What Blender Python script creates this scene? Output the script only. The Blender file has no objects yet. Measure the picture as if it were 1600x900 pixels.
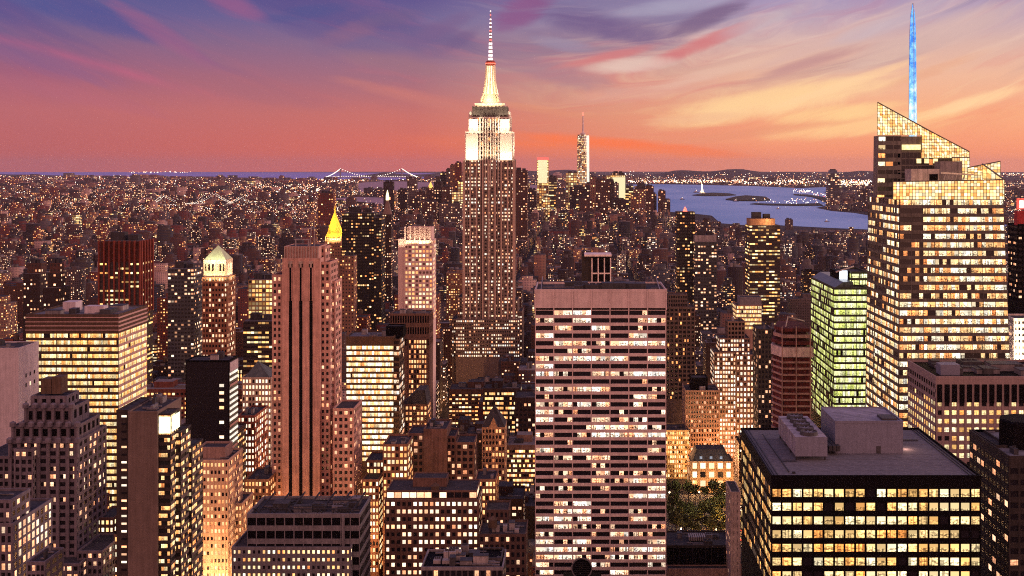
import bpy, math, random
import numpy as np
random.seed(7); np.random.seed(7)
R = math.radians
# ------------------------------------------------------------------ camera
# The camera is level and looks straight down the avenues (+Y); the lens is shifted.
FPX, CX, EY, EYE = 1790.0, 900.0, 258.0, 260.0
def X(px, Y): return (px - CX) * Y / FPX
def Z(py, Y): return EYE - (py - EY) * Y / FPX
S = bpy.context.scene
cam_d = bpy.data.cameras.new('camera'); cam = bpy.data.objects.new('camera', cam_d)
S.collection.objects.link(cam); S.camera = cam
cam.location = (0, 0, EYE); cam.rotation_euler = (R(90), 0, 0)
cam_d.sensor_width = 36; cam_d.lens = 36 * FPX / 1600
cam_d.shift_x = -(CX - 800) / 1600; cam_d.shift_y = -(450 - EY) / 1600
cam_d.clip_start = 1; cam_d.clip_end = 120000
S.view_settings.view_transform = 'Standard'; S.view_settings.look = 'None'
S.view_settings.exposure = 0.0; S.view_settings.gamma = 1; S.view_settings.use_curve_mapping = False
S.render.engine = 'CYCLES'
cy = S.cycles
cy.max_bounces = 3; cy.diffuse_bounces = 2; cy.glossy_bounces = 2; cy.transmission_bounces = 1
cy.volume_bounces = 0; cy.transparent_max_bounces = 4; cy.use_light_tree = True
cy.caustics_reflective = False; cy.caustics_refractive = False
cy.sample_clamp_indirect = 1.5; cy.sample_clamp_direct = 14.0
cy.use_denoising = False
try:
    cy.denoiser = 'OPENIMAGEDENOISE'; cy.denoising_input_passes = 'RGB_ALBEDO_NORMAL'
except Exception: pass
cy.pixel_filter_type = 'BLACKMAN_HARRIS'; cy.filter_width = 1.1

# ------------------------------------------------------------------ node helpers
def lin(c):
    def f(v):
        v /= 255.0
        return v / 12.92 if v <= .04045 else ((v + .055) / 1.055) ** 2.4
    return tuple(f(v) for v in c[:3]) + (1.0,)
class NT:
    def __init__(s, nt): s.t = nt; s.t.nodes.clear()
    def n(s, kind, **kw):
        o = s.t.nodes.new(kind)
        for k, v in kw.items(): setattr(o, k, v)
        return o
    def put(s, sock, v):
        if hasattr(v, 'is_output') or isinstance(v, bpy.types.NodeSocket): s.t.links.new(v, sock)
        elif isinstance(v, (tuple, list)):
            v = tuple(v); L = len(sock.default_value)
            sock.default_value = v[:L] if len(v) >= L else v + (1.0,) * (L - len(v))
        else: sock.default_value = v
    def m(s, op, a, b=None, c=None, clamp=False):
        o = s.n('ShaderNodeMath', operation=op); o.use_clamp = clamp
        s.put(o.inputs[0], a)
        if b is not None: s.put(o.inputs[1], b)
        if c is not None: s.put(o.inputs[2], c)
        return o.outputs[0]
    def sep(s, v):
        o = s.n('ShaderNodeSeparateXYZ'); s.put(o.inputs[0], v); return o.outputs
    def comb(s, x=0., y=0., z=0.):
        o = s.n('ShaderNodeCombineXYZ')
        s.put(o.inputs[0], x); s.put(o.inputs[1], y); s.put(o.inputs[2], z); return o.outputs[0]
    def mix(s, f, a, b, blend='MIX'):
        o = s.n('ShaderNodeMix', data_type='RGBA', blend_type=blend)
        s.put(o.inputs['Factor'], f); s.put(o.inputs[6], a); s.put(o.inputs[7], b); return o.outputs[2]
    def ramp(s, f, stops, interp='LINEAR'):
        o = s.n('ShaderNodeValToRGB'); cr = o.color_ramp; cr.interpolation = interp
        while len(cr.elements) < len(stops): cr.elements.new(.5)
        for e, (p, c) in zip(cr.elements, stops):
            e.position = p; e.color = c if isinstance(c, tuple) else (c, c, c, 1)
        s.put(o.inputs[0], f); return o.outputs[0]
    def noise(s, vec, scale=1., detail=3., rough=.55, dist=0.):
        o = s.n('ShaderNodeTexNoise'); s.put(o.inputs['Vector'], vec)
        o.inputs['Scale'].default_value = scale; o.inputs['Detail'].default_value = detail
        o.inputs['Roughness'].default_value = rough; o.inputs['Distortion'].default_value = dist
        return o.outputs['Fac']
    def white(s, vec):
        o = s.n('ShaderNodeTexWhiteNoise', noise_dimensions='3D'); s.put(o.inputs['Vector'], vec)
        return o.outputs['Value'], o.outputs['Color']
    def remap(s, v, a, b, c=0., d=1.):
        o = s.n('ShaderNodeMapRange'); o.clamp = True
        s.put(o.inputs[0], v)
        for i, q in enumerate((a, b, c, d)): s.put(o.inputs[i + 1], q)
        return o.outputs[0]

# ------------------------------------------------------------------ sky (world)
W = bpy.data.worlds.new('World'); S.world = W; W.use_nodes = True
w = NT(W.node_tree)
SUN_EL, SUN_AZ = R(5), R(62)          # low in the west, out of frame on the right
tc = w.n('ShaderNodeTexCoord').outputs['Generated']
dx, dy, dz = w.sep(tc)
hyp = w.m('SQRT', w.m('ADD', w.m('MULTIPLY', dx, dx), w.m('MULTIPLY', dy, dy)))
e = w.m('DIVIDE', dz, w.m('MAXIMUM', hyp, .001))
a = w.m('ARCTAN2', dx, dy)
tt = w.remap(e, -.006, .150)
def col(ys):                       # (pixel row -> sRGB) stops measured down one column of the photograph's sky
    st = []
    for y, c in ys:
        ee = (EY - y) / FPX
        st.append((min(1, max(0, (ee + .006) / .156)), lin(c)))
    return w.ramp(tt, sorted(st))
cl = col([(268, (188, 98, 104)), (235, (186, 96, 100)), (180, (182, 98, 108)), (125, (156, 88, 118)), (75, (122, 88, 130)), (35, (90, 82, 140)), (0, (74, 80, 140))])
cm = col([(268, (212, 104, 98)), (235, (214, 104, 92)), (180, (196, 106, 104)), (125, (160, 102, 122)), (75, (134, 100, 134)), (35, (106, 92, 142)), (0, (88, 74, 136))])
cr_ = col([(268, (240, 144, 112)), (235, (244, 148, 112)), (180, (242, 168, 128)), (125, (234, 178, 150)), (75, (212, 172, 164)), (35, (184, 158, 176)), (0, (160, 142, 180))])
base = w.mix(w.remap(a, -.44, -.16), cl, cm)
base = w.mix(w.remap(a, -.14, .18), base, cr_)
# cloud streaks: fan out from the west, warped
sh = w.m('SUBTRACT', e, w.m('MULTIPLY', w.m('MULTIPLY', a, a), .62))
wv = w.comb(w.m('MULTIPLY', a, 7.), w.m('MULTIPLY', sh, 30.), 3.)
warp = w.noise(wv, 1., 2.)
wz = w.m('ADD', sh, w.m('MULTIPLY', w.m('SUBTRACT', warp, .5), .05))
n1 = w.noise(w.comb(w.m('MULTIPLY', a, 5.2), w.m('MULTIPLY', wz, 42.), 1.3), 1., 7., .62, .0)
n2 = w.noise(w.comb(w.m('MULTIPLY', a, 9.), w.m('MULTIPLY', wz, 85.), 7.7), 1., 7., .62, .0)
n3 = w.noise(w.comb(w.m('MULTIPLY', a, 3.), w.m('MULTIPLY', wz, 24.), 12.1), 1., 4., .55, .0)
hgt = w.remap(e, .012, .06)                                   # clouds thin out to nothing at the horizon
rt = w.remap(a, -.30, .10, .25, 1.)
hgh = w.remap(e, .055, .12)
dark = w.m('MULTIPLY', w.m('MULTIPLY', w.remap(n3, .50, .68), hgh), .75)
base = w.mix(dark, base, w.mix(w.remap(a, -.3, .2), lin((78, 66, 132)), lin((112, 84, 128))))
pinkc = w.mix(w.remap(e, .05, .13), lin((232, 108, 96)), lin((186, 96, 130)))
base = w.mix(w.m('MULTIPLY', w.m('MULTIPLY', w.remap(n1, .50, .72), hgt), w.m('MULTIPLY', rt, .5)), base, pinkc)
cream = w.mix(w.remap(e, .03, .12), lin((255, 208, 140)), lin((226, 192, 186)))
base = w.mix(w.m('MULTIPLY', w.m('MULTIPLY', w.remap(n2, .50, .70), hgt), w.m('MULTIPLY', w.remap(a, -.12, .12), .55)), base, cream)
# one long orange glow low over the harbour
og = w.m('MULTIPLY', w.m('MULTIPLY', w.remap(w.m('ABSOLUTE', w.m('SUBTRACT', e, w.m('ADD', .0155, w.m('MULTIPLY', a, -.06)))), .012, 0.), w.remap(w.m('ABSOLUTE', a), .17, .02)), w.remap(w.noise(wv, 1.4, 3.), .3, .6))
base = w.mix(w.m('MULTIPLY', og, .8), base, lin((250, 120, 72)))
# thin pink trail high on the left
pl = w.m('SUBTRACT', e, w.m('ADD', -.022, w.m('MULTIPLY', a, -.26)))
tr = w.m('MULTIPLY', w.m('MULTIPLY', w.remap(w.m('ABSOLUTE', pl), .006, 0.), w.remap(a, -.28, -.40)), w.remap(w.noise(wv, 2.2, 3.), .3, .7))
base = w.mix(w.m('MULTIPLY', tr, .55), base, lin((214, 92, 128)))
# single clouds: soft slanted patches with ragged edges, placed by direction
rag = w.noise(w.comb(w.m('MULTIPLY', a, 16.), w.m('MULTIPLY', wz, 90.), 4.4), 1., 7., .66)
rag2 = w.m('MULTIPLY', w.m('SUBTRACT', rag, .5), 1.9)
def cloud(px, py, rx, ry, deg, c, k):
    global base
    a0 = math.atan((px - CX) / FPX); e0 = (EY - py) / FPX * math.cos(a0); t = R(deg)
    u = w.m('SUBTRACT', a, a0); v = w.m('SUBTRACT', e, e0)
    p = w.m('ADD', w.m('MULTIPLY', u, math.cos(t) * FPX / rx), w.m('MULTIPLY', v, math.sin(t) * FPX / rx))
    q = w.m('SUBTRACT', w.m('MULTIPLY', v, math.cos(t) * FPX / ry), w.m('MULTIPLY', u, math.sin(t) * FPX / ry))
    d = w.m('ADD', w.m('ADD', w.m('MULTIPLY', p, p), w.m('MULTIPLY', q, q)), rag2)
    f = w.n('ShaderNodeMapRange', interpolation_type='SMOOTHSTEP'); w.put(f.inputs[0], d)
    for i, z in enumerate((1.25, -.15, 0., k)): f.inputs[i + 1].default_value = z
    base = w.mix(f.outputs[0], base, lin(c))
for q in ((1010, 14, 190, 26, -4, (128, 116, 154), .6), (860, 112, 120, 22, -14, (150, 112, 136), .55), (1215, 158, 210, 26, 10, (255, 214, 158), .8), (1345, 196, 160, 18, 5, (255, 206, 146), .75), (1190, 205, 170, 9, 7, (228, 140, 112), .55), (1020, 140, 150, 16, 8, (222, 158, 146), .5), (1450, 60, 160, 22, 20, (214, 178, 170), .6), (160, 30, 120, 22, -14, (64, 72, 140), .7), (60, 95, 120, 18, -16, (132, 88, 134), .5), (600, 65, 130, 24, 6, (110, 92, 138), .5), (950, 42, 125, 24, -12, (106, 82, 132), .9), (1110, 26, 80, 16, 24, (116, 88, 128), .85), (1095, 70, 125, 12, 21, (206, 112, 118), .9), (950, 88, 90, 9, 12, (206, 112, 118), .75),
          (985, 102, 80, 13, 5, (226, 196, 184), .75), (1130, 110, 120, 12, 14, (228, 186, 168), .6), (1262, 98, 95, 12, 16, (186, 134, 138), .8), (1190, 152, 160, 14, 9, (250, 204, 150), .8), (1310, 176, 110, 14, 6, (252, 206, 146), .85),
          (1300, 60, 150, 12, 22, (212, 172, 166), .7), (1330, 128, 120, 8, 18, (252, 206, 158), .7), (960, 224, 170, 11, -5, (252, 118, 70), .95), (1080, 238, 120, 8, -4, (246, 128, 84), .7), (850, 172, 110, 7, -8, (222, 140, 112), .6),
          (1520, 160, 90, 12, 16, (254, 212, 160), .8), (1460, 110, 90, 10, 20, (226, 160, 130), .6), (815, 18, 60, 26, 30, (134, 72, 128), .8), (250, 52, 95, 16, -32, (150, 88, 130), .7), (365, 8, 55, 20, -20, (150, 84, 132), .7),
          (545, 52, 60, 18, 20, (136, 92, 128), .6), (690, 44, 60, 16, 25, (116, 86, 134), .7), (610, 28, 60, 14, 10, (104, 84, 130), .5), (720, 62, 40, 12, 30, (106, 82, 130), .6), (620, 100, 110, 18, -10, (160, 110, 122), .5), (400, 140, 150, 22, -8, (164, 96, 114), .45), (1060, 8, 120, 14, 8, (172, 166, 190), .6), (1200, 30, 90, 12, 20, (190, 172, 182), .6), (880, 70, 60, 12, -10, (150, 140, 170), .5), (1400, 30, 120, 16, 20, (196, 176, 186), .6), (1080, 185, 90, 9, 4, (236, 176, 140), .5), (120, 150, 160, 14, -12, (176, 96, 118), .4), (480, 20, 70, 12, 10, (70, 74, 136), .6), (640, 150, 130, 12, -12, (206, 120, 112), .5)):
    cloud(*q)
# overhead and behind the viewer: blue zenith, a pale rose dusk glow in the east and north
up = w.remap(e, .15, 1.2)
base = w.mix(up, base, lin((124, 124, 174)))
back = w.remap(dy, .15, -.5)
ant = w.ramp(w.remap(e, 0., 1.5), [(0., lin((240, 172, 158))), (.25, lin((246, 186, 172))), (1., lin((140, 122, 150)))])
base = w.mix(back, base, w.mix(1., ant, (1.62, 1.36, 1.30, 1), 'MULTIPLY'))
low = w.remap(dz, -.02, -.12)
base = w.mix(low, base, (.03, .02, .025, 1))
nis = w.n('ShaderNodeTexSky', sky_type='NISHITA', sun_disc=False)
nis.sun_elevation = SUN_EL; nis.sun_rotation = SUN_AZ
tot = w.mix(1., base, w.mix(1., nis.outputs[0], (.012, .010, .010, 1), 'MULTIPLY'), 'ADD')
bg = w.n('ShaderNodeBackground'); w.put(bg.inputs[0], tot); bg.inputs[1].default_value = 1.02
w.t.links.new(bg.outputs[0], w.n('ShaderNodeOutputWorld').inputs[0])
W.cycles.sampling_method = 'MANUAL'; W.cycles.sample_map_resolution = 512

# ------------------------------------------------------------------ after-glow (sun lamp)
sd = bpy.data.lights.new('sun', 'SUN'); so = bpy.data.objects.new('sun', sd); S.collection.objects.link(so)
sd.energy = 2.0; sd.angle = R(18); sd.color = (1.0, .60, .48)
from mathutils import Vector
so.rotation_euler = Vector((math.sin(SUN_AZ + R(22)) * math.cos(SUN_EL), math.cos(SUN_AZ + R(22)) * math.cos(SUN_EL), math.sin(SUN_EL + R(6)))).to_track_quat('Z', 'Y').to_euler()

# ------------------------------------------------------------------ materials
MATS = {}
def wall(name, c, rough=.85, var=.25, scale=.25, metal=0.):
    if name in MATS: return MATS[name]
    m = bpy.data.materials.new(name); m.use_nodes = True; g = NT(m.node_tree)
    p = g.n('ShaderNodeNewGeometry').outputs['Position']
    n = g.noise(p, scale, 5., .65); px, py, pz = g.sep(p)
    st = g.noise(g.comb(g.m('MULTIPLY', g.m('ADD', px, py), .9), 0., g.m('MULTIPLY', pz, .05)), 1., 3.)
    fine = g.noise(p, 2.6, 2., .6)
    f = g.m('MULTIPLY', g.remap(g.m('ADD', g.m('MULTIPLY', n, .5), g.m('MULTIPLY', st, .5)), .38, .62, 1 - var * 1.6, 1 + var), g.remap(fine, .3, .7, .74, 1.22))
    cc = g.mix(1., tuple(c) + (1,) if len(c) == 3 else c, g.comb(f, f, f), 'MULTIPLY')
    b = g.n('ShaderNodeBsdfPrincipled'); g.put(b.inputs['Base Color'], cc)
    b.inputs['Roughness'].default_value = rough; b.inputs['Metallic'].default_value = metal; b.inputs['Specular IOR Level'].default_value = .22 if max(c[:3]) > .02 else .03
    g.t.links.new(b.outputs[0], g.n('ShaderNodeOutputMaterial').inputs[0])
    MATS[name] = m; return m
def emit(name, c, s):
    if name in MATS: return MATS[name]
    m = bpy.data.materials.new(name); m.use_nodes = True; g = NT(m.node_tree)
    p = g.n('ShaderNodeNewGeometry').outputs['Position']
    n = g.remap(g.noise(p, .6, 3.), .3, .7, .6, 1.3)
    e_ = g.n('ShaderNodeEmission'); g.put(e_.inputs[0], tuple(c) + (1,)); g.put(e_.inputs[1], g.m('MULTIPLY', n, s))
    g.t.links.new(e_.outputs[0], g.n('ShaderNodeOutputMaterial').inputs[0])
    m.cycles.emission_sampling = 'NONE'
    MATS[name] = m; return m
WARM = [(0., (1, .30, .08, 1)), (.25, (1, .50, .18, 1)), (.5, (1, .70, .34, 1)), (.75, (1, .86, .60, 1)), (1., (1, .93, .78, 1))]
GOLD = [(0., (1, .36, .08, 1)), (.3, (1, .56, .18, 1)), (.7, (1, .74, .36, 1)), (1., (1, .86, .56, 1))]
GREEN = [(0., (.72, .80, .16, 1)), (.4, (.92, .95, .34, 1)), (.8, (1, .98, .58, 1)), (1., (1, .90, .6, 1))]
WHITE = [(0., (1, .36, .16, 1)), (.28, (1, .62, .38, 1)), (.6, (1, .82, .62, 1)), (1., (1, .95, .88, 1))]
ORANGE = [(0., (1, .30, .10, 1)), (.4, (1, .46, .18, 1)), (1., (1, .72, .40, 1))]
def lit_color(g, uv, prob, strength, pal, coh, gx, inner, frame=None):
    """emission colour of window cells; uv is in whole windows and whole floors"""
    u, v, _ = g.sep(uv)
    cu = g.m('FLOOR', u); cv = g.m('FLOOR', v)
    r1, rc = g.white(g.comb(cu, cv, .37)); r2, _ = g.white(g.comb(g.m('FLOOR', g.m('DIVIDE', cu, gx)), cv, 5.21))
    r3, _ = g.white(g.comb(.5, cv, 9.4))
    key = g.m('ADD', g.m('ADD', g.m('MULTIPLY', r1, 1 - coh), g.m('MULTIPLY', r2, coh * .7)), g.m('MULTIPLY', r3, coh * .3))
    lo = .5 - .5 * (1 if coh == 0 else .85); rng = 1 - 2 * lo
    if frame:          # far walls: every building has its own share of lit windows
        bid, _ = g.white(g.comb(g.m('FLOOR', g.m('DIVIDE', u, 200.)), 1.7, 3.3))
        pe = g.m('MULTIPLY', g.m('POWER', bid, 1.5), 2.6 * prob)
        pe = g.mix(g.m('GREATER_THAN', g.m('DIVIDE', u, 200.), 404.), pe, (1.5 * prob,) * 3 + (1,))
        on = g.m('LESS_THAN', key, g.m('ADD', lo * .6 if coh else 0., g.m('MULTIPLY', pe, rng)))
    else: on = g.m('LESS_THAN', key, lo + prob * rng if prob < 1 else 2.)
    xr, yr, zr = g.sep(rc)
    bright = g.remap(g.m('POWER', yr, 2.), 0., 1., .12, 1.25) if frame else g.remap(yr, 0., 1., .45, 1.25)
    c = g.ramp(xr, pal)
    fu = g.m('FRACT', u); fv = g.m('FRACT', v)
    if inner:
        q = g.comb(g.m('MULTIPLY', u, 2.1), g.m('MULTIPLY', v, 3.3), g.m('MULTIPLY', g.m('FLOOR', g.m('MULTIPLY', r1, 40.)), 3.))
        n = g.noise(q, 1.35, 3., .7)
        vn = g.noise(g.comb(g.m('MULTIPLY', u, 4.), g.m('MULTIPLY', cv, 3.1), 2.), 1., 1.)
        f = g.m('ADD', g.remap(n, .42, .54, .02, 1.), g.remap(fv, .50, .80, 0., .45))
        f = g.m('MULTIPLY', f, g.remap(vn, .40, .46, .2, 1.))
        bl = g.m('MULTIPLY', g.m('GREATER_THAN', fv, g.remap(zr, 0., 1., .25, 1.2)), g.m('GREATER_THAN', r1, .12))   # blinds drawn part of the way
        f = g.mix(bl, g.comb(f, f, f), (.62, .54, .42, 1)); f, _b, _c = g.sep(f)
        bright = g.m('MULTIPLY', bright, g.mix(inner, (1, 1, 1, 1), g.comb(f, f, f)))
    k = g.m('MULTIPLY', g.m('MULTIPLY', on, bright), strength)
    if frame:
        fx, y0, y1 = frame
        a_ = g.m('MULTIPLY', g.m('GREATER_THAN', fu, fx), g.m('LESS_THAN', fu, 1 - fx))
        b_ = g.m('MULTIPLY', g.m('GREATER_THAN', fv, y0), g.m('LESS_THAN', fv, y1))
        mask = g.m('MULTIPLY', a_, b_)
    else: mask = None
    return c, k, mask, zr
def glass(name, prob=.6, strength=1.6, pal=WARM, coh=.4, gx=4., inner=1., dark=(.012, .010, .014)):
    if name in MATS: return MATS[name]
    m = bpy.data.materials.new(name); m.use_nodes = True; g = NT(m.node_tree)
    uv = g.n('ShaderNodeUVMap').outputs[0]
    c, k, _, zr = lit_color(g, uv, prob, strength, pal, coh, gx, inner)
    b = g.n('ShaderNodeBsdfPrincipled'); g.put(b.inputs['Base Color'], dark + (1,))
    b.inputs['Roughness'].default_value = .25; b.inputs['Specular IOR Level'].default_value = .35
    g.put(b.inputs['Emission Color'], c); g.put(b.inputs['Emission Strength'], k)
    g.t.links.new(b.outputs[0], g.n('ShaderNodeOutputMaterial').inputs[0])
    m.cycles.emission_sampling = 'NONE'
    MATS[name] = m; return m
def city(name, c, prob, strength, pal=WARM, frame=(.22, .25, .78), coh=.25, dark=(.015, .012, .015), var=.3):
    """wall with window openings for buildings too far off to show single panes"""
    if name in MATS: return MATS[name]
    m = bpy.data.materials.new(name); m.use_nodes = True; g = NT(m.node_tree)
    uv = g.n('ShaderNodeUVMap').outputs[0]
    cc, k, mask, zr = lit_color(g, uv, prob, strength, pal, coh, 3., 0., frame)
    p = g.n('ShaderNodeNewGeometry').outputs['Position']
    f = g.remap(g.noise(p, .03, 4., .7), .3, .7, 1 - var, 1 + var)
    wc = g.mix(1., tuple(c) + (1,), g.comb(f, f, f), 'MULTIPLY')
    b = g.n('ShaderNodeBsdfPrincipled'); g.put(b.inputs['Base Color'], g.mix(mask, wc, dark + (1,)))
    g.put(b.inputs['Roughness'], g.remap(mask, 0., 1., .9, .3))
    g.put(b.inputs['Emission Color'], cc); g.put(b.inputs['Emission Strength'], g.m('MULTIPLY', k, mask))
    g.t.links.new(b.outputs[0], g.n('ShaderNodeOutputMaterial').inputs[0])
    m.cycles.emission_sampling = 'NONE'
    MATS[name] = m; return m

# ------------------------------------------------------------------ mesh building
class MB:
    def __init__(s): s.v = []; s.f = []; s.uv = []; s.m = []; s.mats = []
    def mi(s, mat):
        if mat not in s.mats: s.mats.append(mat)
        return s.mats.index(mat)
    def poly(s, pts, mat, uvs=None):
        i = len(s.v); s.v += [tuple(p) for p in pts]; s.f.append(tuple(range(i, i + len(pts))))
        s.uv += uvs if uvs else [(0., 0.)] * len(pts); s.m.append(s.mi(mat))
    def hexa(s, p, mat, top=None, bottom=True):   # p: 4 bottom points (ccw from above), 4 top points
        b, t = p[:4], p[4:]
        for k in range(4):
            j = (k + 1) % 4; s.poly([b[k], b[j], t[j], t[k]], mat)
        s.poly(t, top or mat)
        if bottom: s.poly(b[::-1], mat)
    def box(s, x0, x1, y0, y1, z0, z1, mat, top=None):
        s.hexa([(x0, y0, z0), (x1, y0, z0), (x1, y1, z0), (x0, y1, z0), (x0, y0, z1), (x1, y0, z1), (x1, y1, z1), (x0, y1, z1)], mat, top)
    def prism(s, outline, z0, z1, mat, top=None):
        n = len(outline)
        for k in range(n):
            a_, b_ = outline[k], outline[(k + 1) % n]
            s.poly([(a_[0], a_[1], z0), (b_[0], b_[1], z0), (b_[0], b_[1], z1), (a_[0], a_[1], z1)], mat)
        s.poly([(q[0], q[1], z1) for q in outline], top or mat)
        s.poly([(q[0], q[1], z0) for q in outline][::-1], mat)
    def lathe(s, cx, cy, prof, mat, n=12):        # prof: (r, z) from bottom to top
        for (r0, z0), (r1, z1) in zip(prof, prof[1:]):
            for k in range(n):
                a0, a1 = 2 * math.pi * k / n, 2 * math.pi * (k + 1) / n
                s.poly([(cx + r0 * math.cos(a0), cy + r0 * math.sin(a0), z0), (cx + r0 * math.cos(a1), cy + r0 * math.sin(a1), z0),
                        (cx + r1 * math.cos(a1), cy + r1 * math.sin(a1), z1), (cx + r1 * math.cos(a0), cy + r1 * math.sin(a0), z1)], mat)
        for r, z, rev in ((prof[0][0], prof[0][1], True), (prof[-1][0], prof[-1][1], False)):
            if r > .01:
                q = [(cx + r * math.cos(2 * math.pi * k / n), cy + r * math.sin(2 * math.pi * k / n), z) for k in range(n)]
                s.poly(q[::-1] if rev else q, mat)
    def bar(s, a_, b_, r, mat):                   # square bar between two points
        a_, b_ = Vector(a_), Vector(b_); d = (b_ - a_)
        if d.length < 1e-6: return
        d.normalize(); u = d.cross(Vector((0, 0, 1)))
        if u.length < .01: u = Vector((1, 0, 0))
        u.normalize(); v = d.cross(u)
        q = [(u + v) * r, (u - v) * r, (-u - v) * r, (v - u) * r]
        s.hexa([a_ + k for k in q] + [b_ + k for k in q], mat)
    def build(s, name, parent=None):
        if not s.f: return None
        o0 = parent_loc(parent)
        me = bpy.data.meshes.new(name)
        vv = [(p[0] - o0[0], p[1] - o0[1], p[2] - o0[2]) for p in s.v]
        me.from_pydata(vv, [], s.f)
        for m in s.mats: me.materials.append(m)
        me.polygons.foreach_set('material_index', s.m)
        ul = me.uv_layers.new(name='UVMap'); ul.data.foreach_set('uv', [c for q in s.uv for c in q])
        ob = bpy.data.objects.new(name, me); S.collection.objects.link(ob)
        if parent: ob.parent = parent
        return ob
def parent_loc(p):
    l = [0., 0., 0.]
    while p:
        for i in range(3): l[i] += p.location[i]
        p = p.parent
    return l
def tag(o, label=None, cat=None, group=None, kind=None):
    if label: o['label'] = label
    if cat: o['category'] = cat
    if group: o['group'] = group
    if kind: o['kind'] = kind
    return o
def empty(name, loc, label, cat, group=None):
    o = bpy.data.objects.new(name, None); S.collection.objects.link(o); o.location = loc; o.empty_display_size = 5
    return tag(o, label, cat, group)
FOOT = []      # footprints of modelled buildings (x0,x1,y0,y1)
SHOW = []      # (px0, px1, lowest visible row, Y) : keep fillers from covering them
LAND = []      # landmarks for labels: (px, py, phrase)
def facade(wm, panes, A, B, z0, z1, nx, nz, wmat, pw=.12, sill=.3, head=.08, rel=.35, A2=None, B2=None, sub=1, seed=None, pane_mat=None, pier_out=1.15, spmat=None, skip=None):
    """window grid on the plane A->B (left to right seen from outside); piers and spandrels stand proud of the panes"""
    seed = seed if seed is not None else random.randint(0, 900) * 40
    A = Vector(A); B = Vector(B); A2 = Vector(A2) if A2 else A; B2 = Vector(B2) if B2 else B
    d = (B - A); n = Vector((d.y, -d.x)).normalized()
    def P(u, v, off):
        lo = A.lerp(B, u); hi = A2.lerp(B2, u); q = lo.lerp(hi, v)
        return (q.x + n.x * off, q.y + n.y * off, z0 + (z1 - z0) * v)
    def slab(u0, u1, v0, v1, off, mat):
        wm.hexa([P(u0, v0, off), P(u1, v0, off), P(u1, v0, -.02), P(u0, v0, -.02), P(u0, v1, off), P(u1, v1, off), P(u1, v1, -.02), P(u0, v1, -.02)], mat)
    for i in range(nx + 1):
        u = i / nx; h = pw / nx / 2 * (1.6 if i in (0, nx) else 1)
        slab(max(0, u - h), min(1, u + h), 0, 1, rel * pier_out, wmat)
    for j in range(nz):
        slab(0, 1, (j - head) / nz if j else 0, (j + sill) / nz, rel, spmat or wmat)
    slab(0, 1, (nz - head) / nz, 1, rel, spmat or wmat)
    for j in range(nz - 1, -1, -1):
        for i in range(nx):
            if skip and skip(i, j): continue
            u0, u1 = (i + pw / 2) / nx, (i + 1 - pw / 2) / nx; v0, v1 = (j + sill) / nz, (j + 1 - head) / nz
            q = [P(u0, v0, .03), P(u1, v0, .03), P(u1, v1, .03), P(u0, v1, .03)]
            s_, t_ = seed + i * sub, j + seed % 97
            panes.append((q, [(s_ + .02, t_ + .02), (s_ + sub - .02, t_ + .02), (s_ + sub - .02, t_ + .98), (s_ + .02, t_ + .98)], pane_mat))
def make_panes(root, panes, gmat, limit=96, name='window'):
    def area(p):
        ys = [q[1] for q in p[0]]; xs = [FPX * q[0] / q[1] for q in p[0]]; zs = [FPX * q[2] / q[1] for q in p[0]]
        return -(max(xs) - min(xs)) * (max(zs) - min(zs)) - p[0][2][2] * 1e-3
    order = sorted(range(len(panes)), key=lambda k: area(panes[k]))
    rest = MB()
    for c, k in enumerate(order):
        q, uv, pm = panes[k]
        if c < limit:
            b = MB(); b.poly(q, pm or gmat, uv); b.build(name, root)
        else: rest.poly(q, pm or gmat, uv)
    if rest.f:
        o = rest.build(name, root); tag(o, kind='stuff')
def parapet(mb, x0, x1, y0, y1, z, h, t, mat):
    g = .06
    mb.box(x0 - g, x1 + g, y0 - g, y0 + t, z - .3, z + h, mat); mb.box(x0 - g, x1 + g, y1 - t, y1 + g, z - .3, z + h, mat)
    mb.box(x0 - g, x0 + t, y0 + t, y1 - t, z - .3, z + h - .01, mat); mb.box(x1 - t, x1 + g, y0 + t, y1 - t, z - .3, z + h - .01, mat)
def water_tank(root, x, y, z, s=1.):
    b = MB(); wd = wall('tank_wood', (.10, .065, .045)); st = wall('dark_steel', (.03, .03, .035), .5)
    for sx in (-1, 1):
        for sy in (-1, 1): b.bar((x + sx * 1.2 * s, y + sy * 1.2 * s, z), (x + sx * 1.2 * s, y + sy * 1.2 * s, z + 2.5 * s), .14 * s, st)
    b.lathe(x, y, [(2 * s, z + 2.5 * s), (2 * s, z + 6 * s), (2.15 * s, z + 6 * s), (.05, z + 7.6 * s)], wd, 12)
    b.build('water_tank', root)
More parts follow.
